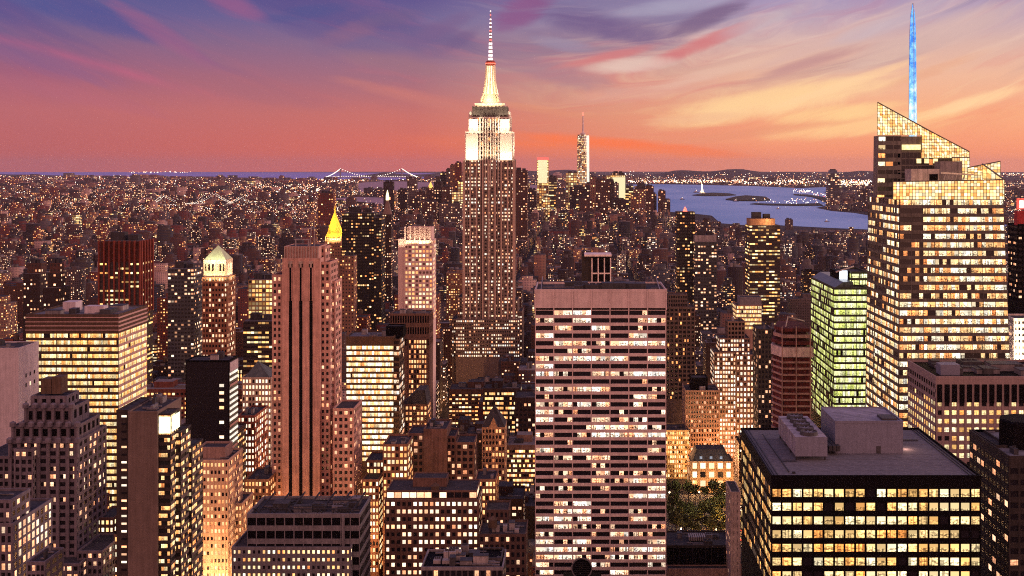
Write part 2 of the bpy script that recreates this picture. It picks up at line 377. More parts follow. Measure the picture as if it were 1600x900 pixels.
def clutter(root, x0, x1, y0, y1, z, n, rnd, big=False, dark=False):
    """plant rooms, ducts and vents on a flat roof, each a part of its building"""
    mats = [wall('roof_unit_grey', (.16, .15, .16), .6), wall('roof_unit_dark', (.05, .05, .055), .6), wall('roof_unit_pale', (.30, .27, .27), .7)]
    if dark: mats = mats[:2]
    w_, d_ = x1 - x0, y1 - y0
    for k in range(n):
        sx, sy, sz = rnd.uniform(.06, .2) * w_, rnd.uniform(.1, .25) * d_, rnd.uniform(1.2, 3.6)
        cx_, cy_ = rnd.uniform(x0 + sx, x1 - sx), rnd.uniform(y0 + sy, y1 - sy)
        b = MB(); m = rnd.choice(mats)
        b.box(cx_ - sx / 2, cx_ + sx / 2, cy_ - sy / 2, cy_ + sy / 2, z, z + sz, m)
        kind = rnd.random()
        if kind < .4:
            b.box(cx_ - sx / 2 - .15, cx_ + sx / 2 + .15, cy_ - sy / 2 - .15, cy_ + sy / 2 + .15, z + sz, z + sz + .25, mats[1])
        elif kind < .75:
            for i in range(3):
                b.lathe(cx_ + (i - 1) * sx / 3.4, cy_, [(sx / 8, z + sz), (sx / 8, z + sz + .7), (sx / 10, z + sz + .7)], mats[1], 8)
        else:
            b.bar((cx_, cy_, z + sz), (cx_, cy_, z + sz + rnd.uniform(2, 6)), .12, mats[1])
        b.build('roof_unit', root)
    for k in range(n):
        pb = MB(); xx = rnd.uniform(x0 + 1, x1 - 1); yy = rnd.uniform(y0 + 1, y1 - 1); L = rnd.uniform(.15, .5) * w_
        pb.box(xx, min(x1 - .5, xx + L), yy, yy + .6, z + .3, z + .8, mats[0]); pb.build('duct', root)
def mass(root, wm, panes, px0, px1, py, Y, D, F, wmat, rmat=None, zb=None, side=None, vis=None, top=0., par=1.1, foot=True, roofm=None):
    """one box-shaped mass of a building; F = facade settings, or None for a blank wall"""
    x0, x1, z1 = X(px0, Y), X(px1, Y), Z(py, Y); y0, y1 = Y, Y + D; zb = 0 if zb is None else zb
    r = F.get('rel', .35) if F else 0
    rmat = rmat or wall('roof_tar', (.045, .042, .048)); 
    rr = r + .02
    wm.box(x0 + rr * .38, x1 - rr * .38, y0 + rr, y1, zb, z1, wmat)
    rb = roofm if roofm is not None else wm
    rb.box(x0 + .35, x1 - .35, y0 + .35, y1 - .35, z1 - .2, z1 + .12, rmat)
    parapet(wm, x0, x1, y0, y1, z1, par, .45, F.get('cap', wmat) if F else wmat)
    if F:
        g = dict(F); fl = g.pop('floor', 3.8); bay = g.pop('bay', 3.); g.pop('cap', None); sb = g.pop('sbay', bay)
        nxf = g.pop('nx', None); snx = g.pop('snx', None); g.pop('zlow', None)
        ztop = z1 - top
        zl = max(zb, (Z(vis, Y) if vis else Z(900, Y)) - 8)
        nz = max(1, round((ztop - zl) / fl)); z0 = ztop - nz * fl
        z0 = max(z0, zb)
        if top > .2:
            wm.box(x0, x1, y0, y0 + rr, ztop, z1 - .3, g.get('capm', wmat))
        g.pop('capm', None); sw = g.pop('sw', None); sm = g.pop('side_mat', None)
        g2 = dict(g); g2['rel'] = r * .3
        facade(wm, panes, (x0, y0 + rr), (x1, y0 + rr), z0, ztop, nxf or max(1, round((x1 - x0) / bay)), nz, wmat, **g)
        wm.box(x0, x1, y0 + .01, y0 + rr, zb, z0, wmat)
        s = side or ('right' if px1 < CX - 30 else 'left' if px0 > CX + 30 else None)
        if sm: g2['pane_mat'] = sm
        if sw: g2['spmat'] = sw
        ns = snx or max(1, round(D / sb))
        if s == 'right':
            if top > .2: wm.box(x1 - rr, x1, y0 + rr, y1 - .01, ztop, z1 - .3, wmat)
            facade(wm, panes, (x1 - rr * .4, y0 + rr), (x1 - rr * .4, y1 - .02), z0, ztop, ns, nz, wmat, **g2)
        elif s == 'left':
            if top > .2: wm.box(x0, x0 + rr, y0 + rr, y1 - .01, ztop, z1 - .3, wmat)
            facade(wm, panes, (x0 + rr * .4, y1 - .02), (x0 + rr * .4, y0 + rr), z0, ztop, ns, nz, wmat, **g2)
    if foot: FOOT.append((x0 - 2, x1 + 2, y0 - 2, y1 + 2))
    return x0, x1, y0, y1, z1
def building(name, label, masses, wmat, gmat, rmat=None, cat='building', units=3, limit=96, show=None, land=None, tanks=0, seed=None, udark=False):
    """masses: list of dicts(px=(a,b), py=, Y=, D=, F=...)"""
    m0 = masses[0]; cx_ = X(sum(m0['px']) / 2, m0['Y'])
    root = empty(name, (cx_, m0['Y'], 0), label, cat)
    wm, rm, panes = MB(), MB(), []; rnd = random.Random(seed if seed is not None else len(label) * 7 + int(m0['px'][0]))
    ext = []
    for q in masses:
        rm = MB(); ext.append(mass(root, wm, panes, q['px'][0], q['px'][1], q['py'], q['Y'], q['D'], q.get('F'), q.get('w', wmat), q.get('r', rmat),
                        q.get('zb'), q.get('side'), q.get('vis'), q.get('top', 0.), q.get('par', 1.1), True, rm))
        rm.build('roof', root); vis = q.get('vis', 900)
        SHOW.append((q['px'][0] - 1, q['px'][1] + (6 if q['px'][1] < CX else 1), vis, q['Y']))
    wm.build('wall', root)
    if panes: make_panes(root, panes, gmat, limit)
    x0, x1, y0, y1, z1 = ext[0]
    clutter(root, x0 + 1, x1 - 1, y0 + 1, y1 - 1, z1 + .12, units, rnd, dark=udark)
    for k in range(tanks):
        water_tank(root, rnd.uniform(x0 + 4, x1 - 4), rnd.uniform(y0 + 4, y1 - 4), z1 + .12, rnd.uniform(.8, 1.2))
    if land: LAND.append(((m0['px'][0] + m0['px'][1]) / 2, m0['py'], land))
    return root, ext
def spot_area(name, loc, target, size, power, color, parent=None, sy=None, spread=160):
    l = bpy.data.lights.new(name, 'AREA'); l.energy = power; l.color = color; l.shape = 'RECTANGLE'; l.size = size; l.size_y = sy or size
    l.spread = R(spread)
    o = bpy.data.objects.new(name, l); S.collection.objects.link(o)
    loc = Vector(loc); o.rotation_euler = (loc - Vector(target)).to_track_quat('Z', 'Y').to_euler(); o.location = loc
    if parent:
        q = parent_loc(parent); o.parent = parent; o.location = loc - Vector(q)
    return o
def point(loc, power, color=(1, .62, .3), r=.6, name='lamp_and_glow_light'):
    l = bpy.data.lights.new(name, 'POINT'); l.energy = power; l.color = color; l.shadow_soft_size = r
    o = bpy.data.objects.new(name, l); S.collection.objects.link(o); o.location = loc; return o

# ================================================================== setting
rnd = random.Random(11)
def struct(mb, name, kind='structure'):
    o = mb.build(name); o['kind'] = kind; return o
def ground_pts(pxs, z):       # shoreline points read off the map of the harbour
    return [(X(px, Y), Y, z) for px, Y in pxs]
def yg(py): return FPX * EYE / (py - EY)
asph = wall('asphalt', (.035, .032, .034), .9, .3, .02)
land = wall('far_land', (.035, .030, .032), 1., .5, .0006)
g_ = MB()
N_ = 96
ring = [(46000 * math.sin(2 * math.pi * k / N_), 46000 * math.cos(2 * math.pi * k / N_), 0.) for k in range(N_)][::-1]
g_.poly(ring, land); struct(g_, 'ground')
# water: a rough surface, low reflectance, the sky's blue reflection put into the base colour
wm_ = bpy.data.materials.new('water'); wm_.use_nodes = True; q_ = NT(wm_.node_tree)
pp = q_.n('ShaderNodeNewGeometry').outputs['Position']; wx, wy, _z = q_.sep(pp)
wn = q_.noise(q_.comb(q_.m('MULTIPLY', wx, .0012), q_.m('MULTIPLY', wy, .00045), 0.), 1., 5., .6)
wb = q_.n('ShaderNodeBsdfPrincipled')
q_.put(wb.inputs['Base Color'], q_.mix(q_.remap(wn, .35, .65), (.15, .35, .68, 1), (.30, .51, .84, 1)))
wb.inputs['Roughness'].default_value = .55; wb.inputs['Specular IOR Level'].default_value = .25
bm_ = q_.n('ShaderNodeBump'); bm_.inputs['Strength'].default_value = .6; bm_.inputs['Distance'].default_value = 1.
q_.put(bm_.inputs['Height'], q_.noise(q_.comb(q_.m('MULTIPLY', wx, .02), q_.m('MULTIPLY', wy, .006), 0.), 1., 4.))
q_.t.links.new(bm_.outputs[0], wb.inputs['Normal'])
q_.t.links.new(wb.outputs[0], q_.n('ShaderNodeOutputMaterial').inputs[0])
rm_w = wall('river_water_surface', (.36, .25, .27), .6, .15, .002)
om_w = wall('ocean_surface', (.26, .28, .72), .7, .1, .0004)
def water(name, pts):
    b = MB(); b.poly([(X(px, yg(py)), yg(py), .6) for px, py in pts], {'bay_water': wm_, 'ocean_water': om_w}.get(name, rm_w)); struct(b, name)
BAY = [(1020, 350), (1046, 331), (1085, 334), (1112, 337), (1126, 349), (1165, 352), (1215, 352), (1290, 356), (1362, 359), (1420, 362), (1640, 366),
       (1640, 352), (1480, 350), (1400, 345), (1358, 337), (1335, 333), (1300, 330), (1275, 325), (1300, 319), (1330, 312), (1310, 306), (1285, 300), (1320, 297), (1300, 292),
       (1250, 294), (1180, 291), (1100, 289), (1040, 288), (1016, 288), (960, 289), (900, 291), (860, 300), (850, 322), (900, 340)]
water('bay_water', BAY)
water('upper_bay_water', [(560, 302), (640, 301), (700, 300), (860, 300), (870, 290), (760, 288), (700, 286), (640, 284), (600, 283), (560, 286)])
water('river_water', [(497, 323), (540, 324), (600, 322), (614, 316), (600, 309), (560, 308), (520, 310), (505, 315)])
water('ocean_water', [(-40, 271.5), (60, 273.4), (150, 275.6), (300, 278), (420, 280), (500, 281.5), (560, 282), (700, 281), (760, 279), (700, 270.5), (500, 269.2), (300, 268.9), (-40, 268.8)])
isl = wall('island_grass', (.03, .04, .03), 1., .4, .01)
def island(name, pts, h=3.):
    b = MB(); o = [(X(px, yg(py)), yg(py)) for px, py in pts]
    b.prism(o, .3, h, isl); struct(b, name)
island('island', [(1082, 305.6), (1095, 306.6), (1130, 306.8), (1150, 305.4), (1140, 303.2), (1115, 302.0), (1100, 302.6), (1092, 304.2)], 7)
island('island', [(1134, 312.6), (1150, 314.4), (1180, 314.8), (1204, 313.6), (1196, 308.8), (1165, 306.6), (1150, 308.4), (1140, 311)], 9)
island('pier_land', [(1172, 319.5), (1200, 321.3), (1240, 322), (1286, 322), (1280, 318.5), (1240, 319.6), (1200, 319.0), (1180, 318.4)], 5)
island('causeway', [(1240, 303.8), (1262, 304.6), (1288, 308.6), (1296, 314), (1288, 316.5), (1280, 312), (1268, 308), (1240, 305.2)], 5)
# hills beyond the harbour
def hills(px0, px1, Y, hpx, seed, depth=3500):
    b = MB(); rr = random.Random(seed); n = 60; rows = []
    for k in range(7):
        row = []
        for i in range(n + 1):
            t_ = i / n; px = px0 + (px1 - px0) * t_
            env = math.sin(math.pi * k / 6) * min(1, 5 * t_ + .15, 5 * (1 - t_) + .15)
            hh = (.62 + .2 * math.sin(px * .021 + seed) + .13 * math.sin(px * .067 + seed * 2) + .05 * rr.random()) * hpx * Y / FPX * env
            yy = Y + depth * (k / 6); row.append((X(px, Y) * (yy / Y), yy, hh))
        rows.append(row)
    for r0, r1 in zip(rows, rows[1:]):
        for i in range(n): b.poly([r0[i], r0[i + 1], r1[i + 1], r1[i]], land)
    o = struct(b, 'hills')
hills(930, 1660, 22500, 15, 3); hills(1240, 1700, 17500, 9, 5, 2500)
hills(560, 800, 25500, 7, 9, 2500); hills(640, 980, 27500, 10, 15, 3000)

# ================================================================== landmark buildings
TR = wall('travertine', (.64, .52, .49), .8, .12)
LIME = wall('limestone', (.40, .31, .27), .85, .18)
BUFF = wall('buff_brick', (.34, .22, .18), .9, .2)
ROSE = wall('rose_brick', (.50, .29, .24), .9, .2)
BROWN = wall('brown_brick', (.15, .085, .065), .9, .25)
RED = wall('red_brick', (.22, .07, .05), .9, .25)
DARK = wall('dark_metal', (.006, .005, .006), .6, .2)
GREY = wall('grey_stone', (.20, .185, .20), .85, .2)
MAUVE = wall('mauve_stone', (.15, .13, .155), .85, .2)
PALE = wall('pale_concrete', (.50, .44, .47), .85, .12)
CONC = wall('brown_concrete', (.15, .11, .095), .9, .15)
ROOFG = wall('roof_gravel', (.13, .128, .148), .95, .2, .6)
TAR = wall('roof_tar', (.045, .042, .048), .9, .3)
STEEL = wall('dark_steel', (.03, .03, .035), .5)
G_off = glass('office_glass', .62, 2.6, GOLD, .45, 4., 1.)
G_full = glass('bright_office_glass', .93, 2.1, GOLD, .3, 4., .8)
G_mix = glass('mixed_office_glass', .44, 2.5, WHITE, .72, 4., 1.)
G_apt = glass('punched_window_glass', .42, 2.6, WHITE, .15, 2., .55)
G_apt2 = glass('busy_window_glass', .72, 2.7, WHITE, .25, 3., .4)
G_dim = glass('sparse_window_glass', .22, 2.2, WHITE, .2, 2., .6)
G_org = glass('orange_window_glass', .66, 2.4, ORANGE, .2, 3., .5)
G_grn = glass('green_tinted_glass', .92, 2.0, GREEN, .3, 4., .9)
G_amb = glass('amber_glass', .88, 2.0, GOLD, .35, 5., .9)
G_none = glass('unlit_glass', .03, 1., WARM, 0., 2., 0.)

# --- travertine slab tower -------------------------------------------------
building('office_tower', 'broad travertine slab tower with a blank top band above ribbon floors and thin mullions', [
    dict(px=(836, 1041), py=456, Y=600, D=38, top=9.6, r=TAR, par=1.4, F=dict(floor=4.0, nx=7, pw=.055, sill=.36, head=.05, rel=.5, sub=4, pier_out=1.2)),
    ], TR, G_mix, limit=98, units=9, seed=3, land='travertine slab tower', udark=True)
r_ = bpy.data.objects['office_tower']
tb = MB(); x0, x1 = X(836, 600), X(1041, 600); zt = Z(456, 600)
for k in range(8):
    xx = x0 + (x1 - x0) * k / 7
    tb.box(xx - .3, xx + .3, 600 - .62, 600 - .0, zt - 9.6, zt + 1.42, TR)
tb.box(x0 + .3, x1 - .3, 599.93, 600.0, zt - 9.4, zt - 8.5, DARK)
tb.build('pilaster', r_)
tb = MB()
for s_ in (0, 1):
    xx = x0 + 3 if s_ == 0 else x1 - 3
    tb.bar((xx, 603, zt + .2), (xx, 634, zt + 4.5), .22, wall('pale_steel', (.3, .27, .27), .5)); tb.bar((xx, 634, zt), (xx, 634, zt + 4.5), .22, STEEL)
tb.build('roof_rail', r_)

# --- left banded office block ---------------------------------------------
BRSP = wall('bronze_spandrel', (.075, .045, .03), .6, .2)
PINKSP = wall('pinkish_spandrel', (.46, .30, .27), .8, .1)  # paler than the front's bronze: west sunlight put into the side colour
building('office_block', 'wide office block with yellow ribbon windows, brown crown bands and a pale banded side', [
    dict(px=(40, 185), py=494, Y=700, D=47, top=10.5, r=ROOFG, vis=790, par=1.2, F=dict(floor=4.15, nx=6, pw=.03, sill=.36, head=.06, rel=.35, sub=7, snx=5, sw=PINKSP)),
    ], BRSP, G_full, units=4, seed=5, land='bright ribbon-window office block', show=None)
r_ = bpy.data.objects['office_block']
b = MB(); x0, x1, zt = X(40, 700), X(185, 700), Z(494, 700)
for k, (d0, hh) in enumerate(((.5, .5), (3.2, .5), (5.6, .6), (8.2, .5))):
    b.box(x0 - .1, x1 + .25, 699.55, 699.9, zt - d0 - hh, zt - d0, PINKSP); b.box(x1 + .05, x1 + .3, 699.9, 746.8, zt - d0 - hh - .5, zt - d0, PINKSP)
b.build('cornice', r_)
b = MB(); b.box(X(98, 722), X(118, 722), 722, 732, zt, zt + 6, PALE); b.build('roof_unit', r_)
b = MB(); b.box(X(132, 712), X(162, 712), 712, 719, zt, zt + 4.6, PALE); b.build('roof_unit', r_)

# --- slotted limestone tower ----------------------------------------------
F5 = dict(floor=3.6, bay=3.6, pw=.42, sill=.34, head=.14, rel=.3)
root, ext = building('art_deco_tower', 'tall rose limestone tower with three dark vertical slots running down its blank front', [
    dict(px=(441, 500), py=405, Y=650, D=26, par=.5, vis=800),
    dict(px=(444, 498), py=386, Y=652.5, D=22, par=.4, vis=410, zb=Z(410, 650)),
    dict(px=(425, 441), py=432, Y=655, D=20, vis=800, side='none', F=dict(F5, nx=2)),
    dict(px=(500, 516), py=412, Y=653, D=22, vis=800, side='right', F=dict(F5, nx=2, snx=5)),
    dict(px=(500, 508), py=388, Y=660, D=14, vis=420, zb=Z(430, 650), F=dict(F5, nx=1, snx=3)),
    dict(px=(516, 524), py=442, Y=659, D=18, vis=640, side='right', F=dict(F5, nx=1, snx=4)),
    dict(px=(520, 553), py=641, Y=640, D=24, vis=800, side='right', F=dict(F5, nx=4, snx=7, floor=3.7)),
    ], ROSE, G_dim, limit=98, units=2, seed=9, land='slotted rose limestone tower')
b = MB()
for sx_ in (454, 470, 486):
    xa, xb = X(sx_ - 2.4, 650), X(sx_ + 2.4, 650)
    b.box(xa, xb, 649.86, 649.98, 0, Z(418, 650), DARK)
b.build('dark_slot', root)
b = MB()
for sx_ in (454, 470, 486):
    xa, xb, xm = X(sx_ - 3, 650), X(sx_ + 3, 650), X(sx_, 650)
    for q0, q1, zz in ((xa, xa + .5, 412), (xb - .5, xb, 412)): b.box(q0, q1, 649.5, 649.95, Z(470, 650), Z(zz, 650), ROSE)
    b.prism([(xa, 649.5), (xb, 649.5), (xb, 649.95), (xa, 649.95)], Z(418, 650), Z(408, 650), LIME)
for k in range(13):
    xa = X(445 + 52 * k / 12., 652.5); b.box(xa - .28, xa + .28, 651.9, 652.45, Z(404, 650), Z(386, 652.5) + .5, LIME)
b.build('crown_rib', root)
b = MB(); ps = wall('pale_steel', (.3, .27, .27), .5)
for xx in (462, 482):
    b.bar((X(xx, 660), 660, Z(386, 650)), (X(xx, 660), 660, Z(375, 650)), .3, ps)
b.bar((X(460, 660), 660, Z(376, 650)), (X(484, 660), 660, Z(376, 650)), .35, ps)
b.bar((X(484, 660), 660, Z(388, 650)), (X(487, 660), 660, Z(352, 650)), .25, ps); b.bar((X(491, 660), 660, Z(388, 650)), (X(491, 660), 660, Z(345, 650)), .2, ps)
b.build('mast', root)

# --- the great art deco skyscraper ----------------------------------------
ex = 1300; ESL = wall('shaft_limestone', (.19, .14, .12), .85, .12); ESP = wall('tower_limestone', (.62, .55, .48), .8, .05)  # shaft stone set darker than the crown stone
root = empty('skyscraper', (X(764, ex), ex, 0), 'tallest stepped art deco skyscraper with a floodlit white crown and a glowing antenna mast', 'skyscraper')
wm, rm, panes = MB(), MB(), []
FE = dict(floor=3.9, pw=.40, sill=.40, head=.14, rel=.5, pier_out=1.8)
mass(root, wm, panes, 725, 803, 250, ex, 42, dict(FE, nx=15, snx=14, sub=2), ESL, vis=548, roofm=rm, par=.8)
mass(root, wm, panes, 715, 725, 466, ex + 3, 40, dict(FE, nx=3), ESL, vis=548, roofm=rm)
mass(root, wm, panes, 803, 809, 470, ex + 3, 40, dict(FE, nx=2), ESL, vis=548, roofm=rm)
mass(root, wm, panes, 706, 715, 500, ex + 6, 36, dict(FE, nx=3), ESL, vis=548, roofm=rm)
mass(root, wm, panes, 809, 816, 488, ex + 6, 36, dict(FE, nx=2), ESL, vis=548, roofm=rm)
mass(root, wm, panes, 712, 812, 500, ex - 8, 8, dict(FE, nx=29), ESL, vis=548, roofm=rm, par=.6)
SHOW += [(704, 818, 548, ex), (715, 812, 470, ex), (724, 805, 250, ex)]; FOOT.append((X(700, ex), X(822, ex), ex - 14, ex + 60))
LAND.append((764, 300, 'tall floodlit skyscraper'))
zc = Z(250, ex)
up = []
# crown tiers: two pale wings and a dark-windowed centre bay
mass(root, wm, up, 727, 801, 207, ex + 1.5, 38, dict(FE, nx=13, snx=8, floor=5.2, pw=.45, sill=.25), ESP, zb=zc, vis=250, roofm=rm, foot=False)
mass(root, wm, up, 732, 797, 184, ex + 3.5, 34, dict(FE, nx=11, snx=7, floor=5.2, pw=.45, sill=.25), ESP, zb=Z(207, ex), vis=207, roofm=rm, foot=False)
for a_, b_ in ((728, 747), (781, 800)):
    wm.box(X(a_, ex), X(b_, ex), ex - .8, ex + 2, zc, Z(209, ex), ESP); wm.box(X(a_, ex) + (3 if a_ == 728 else 0), X(b_, ex) - (0 if a_ == 728 else 3), ex + 1.2, ex + 4, Z(207, ex), Z(186, ex), ESP)
for a_ in range(750, 780, 4): wm.box(X(a_, ex), X(a_ + .9, ex), ex - .4, ex + 1.6, zc - 30, Z(186, ex), ESP)
pl_ = MB()
for k in range(9):
    xx = X(725, ex) + (X(803, ex) - X(725, ex)) * k / 8.
    pl_.box(xx - (1.5 if k in (0, 8) else .85), xx + (1.5 if k in (0, 8) else .85), ex - 1.0, ex + .4, 60, zc - .4, wall('pilaster_limestone', (.44, .32, .26), .85, .08))
for a_, b_ in ((752, 753.5), (763, 764.5), (774, 775.5)): pl_.box(X(a_, ex), X(b_, ex), ex - .95, ex + .4, 60, zc - .4, wall('dark_spandrel', (.03, .022, .02)))
pl_.build('pilaster', root)
# observation levels and turrets
DK = wall('observatory_dark', (.07, .055, .05), .7)
wm.box(X(738, ex), X(792, ex), ex + 4.5, ex + 34, Z(184, ex), Z(166, ex), DK)
for a_ in range(738, 793, 6): wm.box(X(a_, ex) - .4, X(a_, ex) + .4, ex + 3.7, ex + 4.6, Z(184, ex), Z(165, ex), DK)
wm.box(X(741, ex), X(788, ex), ex + 5.5, ex + 33, Z(166, ex), Z(161, ex), ESP)
for a_ in (734.5, 795): wm.lathe(X(a_, ex), ex + 7, [(2.2, Z(184, ex)), (2.2, Z(176, ex)), (1.2, Z(173, ex))], ESP, 8)
wm.build('wall', root); rm.build('roof', root)
make_panes(root, panes, glass('tower_window_glass', .46, 1.9, WHITE, .6, 4., .2), 90)
ub = MB(); gu = glass('crown_window_glass', .25, 1.2, WARM, .2, 3., 0.)
for q, uv, _ in up: ub.poly(q, gu, uv)
tag(ub.build('crown_window', root), kind='stuff')
# mooring mast: winged cone with lit glass
mc = (X(764.5, ex), ex + 19)
def zz(py): return Z(py, ex)
b = MB(); prof = [(22, 161), (17.5, 159), (16, 154), (12.5, 146), (9.5, 134), (7.4, 120), (6.4, 106), (6.2, 100)]
b.lathe(mc[0], mc[1], [(r * .7263, zz(p)) for r, p in prof], wall('mast_metal', (.62, .52, .40), .5, .05), 20)
for k in range(4):
    an = math.pi / 4 + k * math.pi / 2 + .001
    for (r0, p0), (r1, p1) in zip(prof[1:], prof[2:]):
        c0, c1 = (math.cos(an), math.sin(an)), None
        t = 1.0
        pts = []
        for rr_, p_ in ((r0, p0), (r1, p1)):
            ro = rr_ * .7263 + 1.6; pts.append((mc[0] + c0[0] * ro, mc[1] + c0[1] * ro, zz(p_)))
        b.bar(pts[0], pts[1], .8, wall('mast_metal', (.62, .52, .40)))
b.build('mooring_mast', root)
mast_glow = emit('mast_glass_light', (1, .86, .52), 2.0)
b = MB()
for k in range(12):
    an = k * math.pi / 6 + .26
    for (r0, p0), (r1, p1) in zip(prof[3:-1], prof[4:]):
        A0 = [(mc[0] + math.cos(an + s) * (rr_ * .7263 + .15), mc[1] + math.sin(an + s) * (rr_ * .7263 + .15), zz(p_)) for rr_, p_ in ((r0, p0), (r1, p1)) for s in (-.13, .13)]
        b.poly([A0[0], A0[1], A0[3], A0[2]], mast_glow)
b.build('mast_glass', root)
b = MB(); b.lathe(mc[0], mc[1], [(7.2 * .7263, zz(101)), (8 * .7263, zz(98)), (7.5 * .7263, zz(94)), (4.5 * .7263, zz(92))], wall('mast_cap', (.30, .06, .04), .6), 16); b.build('mast_dome', root)
b = MB(); b.lathe(mc[0], mc[1], [(8.3 * .7263, zz(98.2)), (8.3 * .7263, zz(96.2))], emit('red_ring_light', (1, .16, .10), 2.2), 16); b.build('ring_light', root)
b = MB(); wl, rl = emit('antenna_light', (1, .82, .84), 2.2), emit('antenna_red_light', (1, .22, .22), 1.6)
am = wall('antenna_metal', (.35, .3, .3), .5)
segs = [(92, 62, 3.0, 2.2), (62, 44, 1.9, 1.5), (44, 28, 1.3, 1.0), (28, 12, .8, .4)]
for p0, p1, r0, r1 in segs:
    b.lathe(mc[0], mc[1], [(r0 * .7263, zz(p0)), (r1 * .7263, zz(p1))], am, 8)
b.build('antenna', root)
b = MB()
pts_ = [(90, 3.3, wl), (84, 3.1, wl), (78, 3.0, wl), (72, 2.8, wl), (66, 2.7, wl), (60, 2.4, rl), (55, 2.2, wl), (50, 2.1, wl), (45, 2.1, rl), (39, 1.7, wl), (33, 1.6, wl), (27, 1.4, wl), (20, 1.1, rl), (14, .9, wl)]
for p_, r, m_ in pts_:
    hh = 2.0 if p_ > 62 else 1.0
    b.lathe(mc[0], mc[1], [(r * .7263, zz(p_ + hh)), (r * .7263, zz(p_ - hh))], m_, 8)
b.build('antenna_lamp', root)
WL = (1, .84, .58)
for a_, b_, p_, pw_ in ((728, 748, 250, 1.5e5), (780, 800, 250, 1.5e5), (733, 750, 207, 1.6e5), (779, 797, 207, 1.6e5)):
    xm = (X(a_, ex) + X(b_, ex)) / 2
    spot_area('floodlight', (xm, ex - 9, zz(p_) + 1), (xm, ex + 1, zz(p_) + 22), X(b_, ex) - X(a_, ex), pw_ * .17, WL, root, 2.)
spot_area('floodlight', (X(764, ex), ex - 7, zz(245)), (X(764, ex), ex + 2, zz(205)), 14, 3e3, (1, .70, .36), root, 2.)
spot_area('floodlight', (X(764, ex), ex - 4, zz(160)), (X(764, ex), ex + 19, zz(130)), 24, 1.8e4, (1, .74, .38), root, 2.)
spot_area('floodlight', (X(818, ex), ex + 20, zz(240)), (X(803, ex), ex + 20, zz(215)), 24, 1.4e4, WL, root, 2.)

# --- black tower bottom right ---------------------------------------------
root, ext = building('black_office_tower', 'black steel office tower with a broad pinkish gravel roof and rows of square golden windows', [
    dict(px=(1205, 1533), py=747, Y=380, D=69, top=3.4, r=ROOFG, par=.9, F=dict(floor=4.55, nx=20, pw=.17, sill=.36, head=.06, rel=.35, snx=26, side_mat=glass('black_tower_side_glass', .5, 2.0, GOLD, .3, 3., .9))),
    ], DARK, glass('black_tower_glass', .84, 2.2, GOLD, .35, 5., .85), units=0, limit=98, land='black tower with the pinkish roof')
zt = ext[0][4]; x0, x1 = ext[0][0], ext[0][1]
b = MB()
for i_, (o_, h_) in enumerate(((1.4, .25), (2.6, .18))):
    b.box(x0 + o_, x0 + o_ + .3, 382, 448, zt + .1, zt + h_ + .2, STEEL); b.box(x1 - o_ - .3, x1 - o_, 382, 448, zt + .1, zt + h_ + .2, STEEL)
b.build('roof_track', root)
rs = random.Random(2)
for k in range(9):
    b = MB(); xx, yy = x0 + rs.uniform(6, 60), 383 + rs.uniform(0, 60)
    if 398 < yy < 440 and X(1240, 402) < xx < X(1415, 412) + 2: continue
    b.box(xx, xx + rs.uniform(.5, 1.6), yy, yy + rs.uniform(.5, 1.6), zt + .1, zt + rs.uniform(.5, 1.2), STEEL); b.build('vent', root)
b = MB()
for k in range(1, 9): b.box(x0 + 3.4, x1 - 3.4, 381 + k * 7.4, 381.09 + k * 7.4, zt + .1, zt + .16, wall('membrane_seam', (.10, .08, .085)))
b.build('roof_seam', root)
b = MB(); b.bar((x0 + 7, 386, zt + .5), (x0 + 7, 440, zt + .5), .16, STEEL); b.bar((x0 + 7, 400, zt + .5), (X(1243, 402), 400, zt + .5), .16, STEEL); b.bar((X(1411, 412), 430, zt + .6), (x1 - 6, 430, zt + .6), .2, STEEL); b.build('pipe', root)
UN = wall('plant_room_metal', (.18, .19, .25), .6, .1); UD = wall('roof_unit_dark', (.05, .05, .055), .6)
Yb = 412
b = MB(); zb_ = zt + .14; xa, xb = X(1305, Yb), X(1411, Yb); h_ = 11.2
b.box(xa, xb, Yb, Yb + 24, zb_, zb_ + h_, UN, wall('plant_roof', (.22, .22, .28), .8)); pr = b.build('plant_room', root)
b = MB(); b.box(xa + .8, xb - .8, Yb + .8, Yb + 23.2, zb_ + h_, zb_ + h_ + .12, wall('plant_roof', (.22, .22, .28), .8))
for q in ((xa, xb, Yb - .1, Yb + .5), (xa, xb, Yb + 23.5, Yb + 24.1), (xa - .1, xa + .5, Yb, Yb + 24), (xb - .5, xb + .1, Yb, Yb + 24)): b.box(q[0], q[1], q[2], q[3], zb_ + h_ - .4, zb_ + h_ + .5, UN)
b.build('roof', pr)
b = MB(); b.box(X(1369, Yb), X(1376, Yb), Yb - .12, Yb + .01, zb_, zb_ + 2.6, UD); b.build('door', pr)
b = MB(); b.box(xb - 7, xb - 1.5, Yb + 2, Yb + 9, zb_ + h_ + .1, zb_ + h_ + .9, UD); b.build('hatch', pr)
for sx_ in (1288, 1294, 1300):
    b = MB(); b.box(X(sx_, 420) - .7, X(sx_, 420) + .5, 409, 422, zb_ + 1.5, zb_ + 3.4, UD); b.build('duct', root)
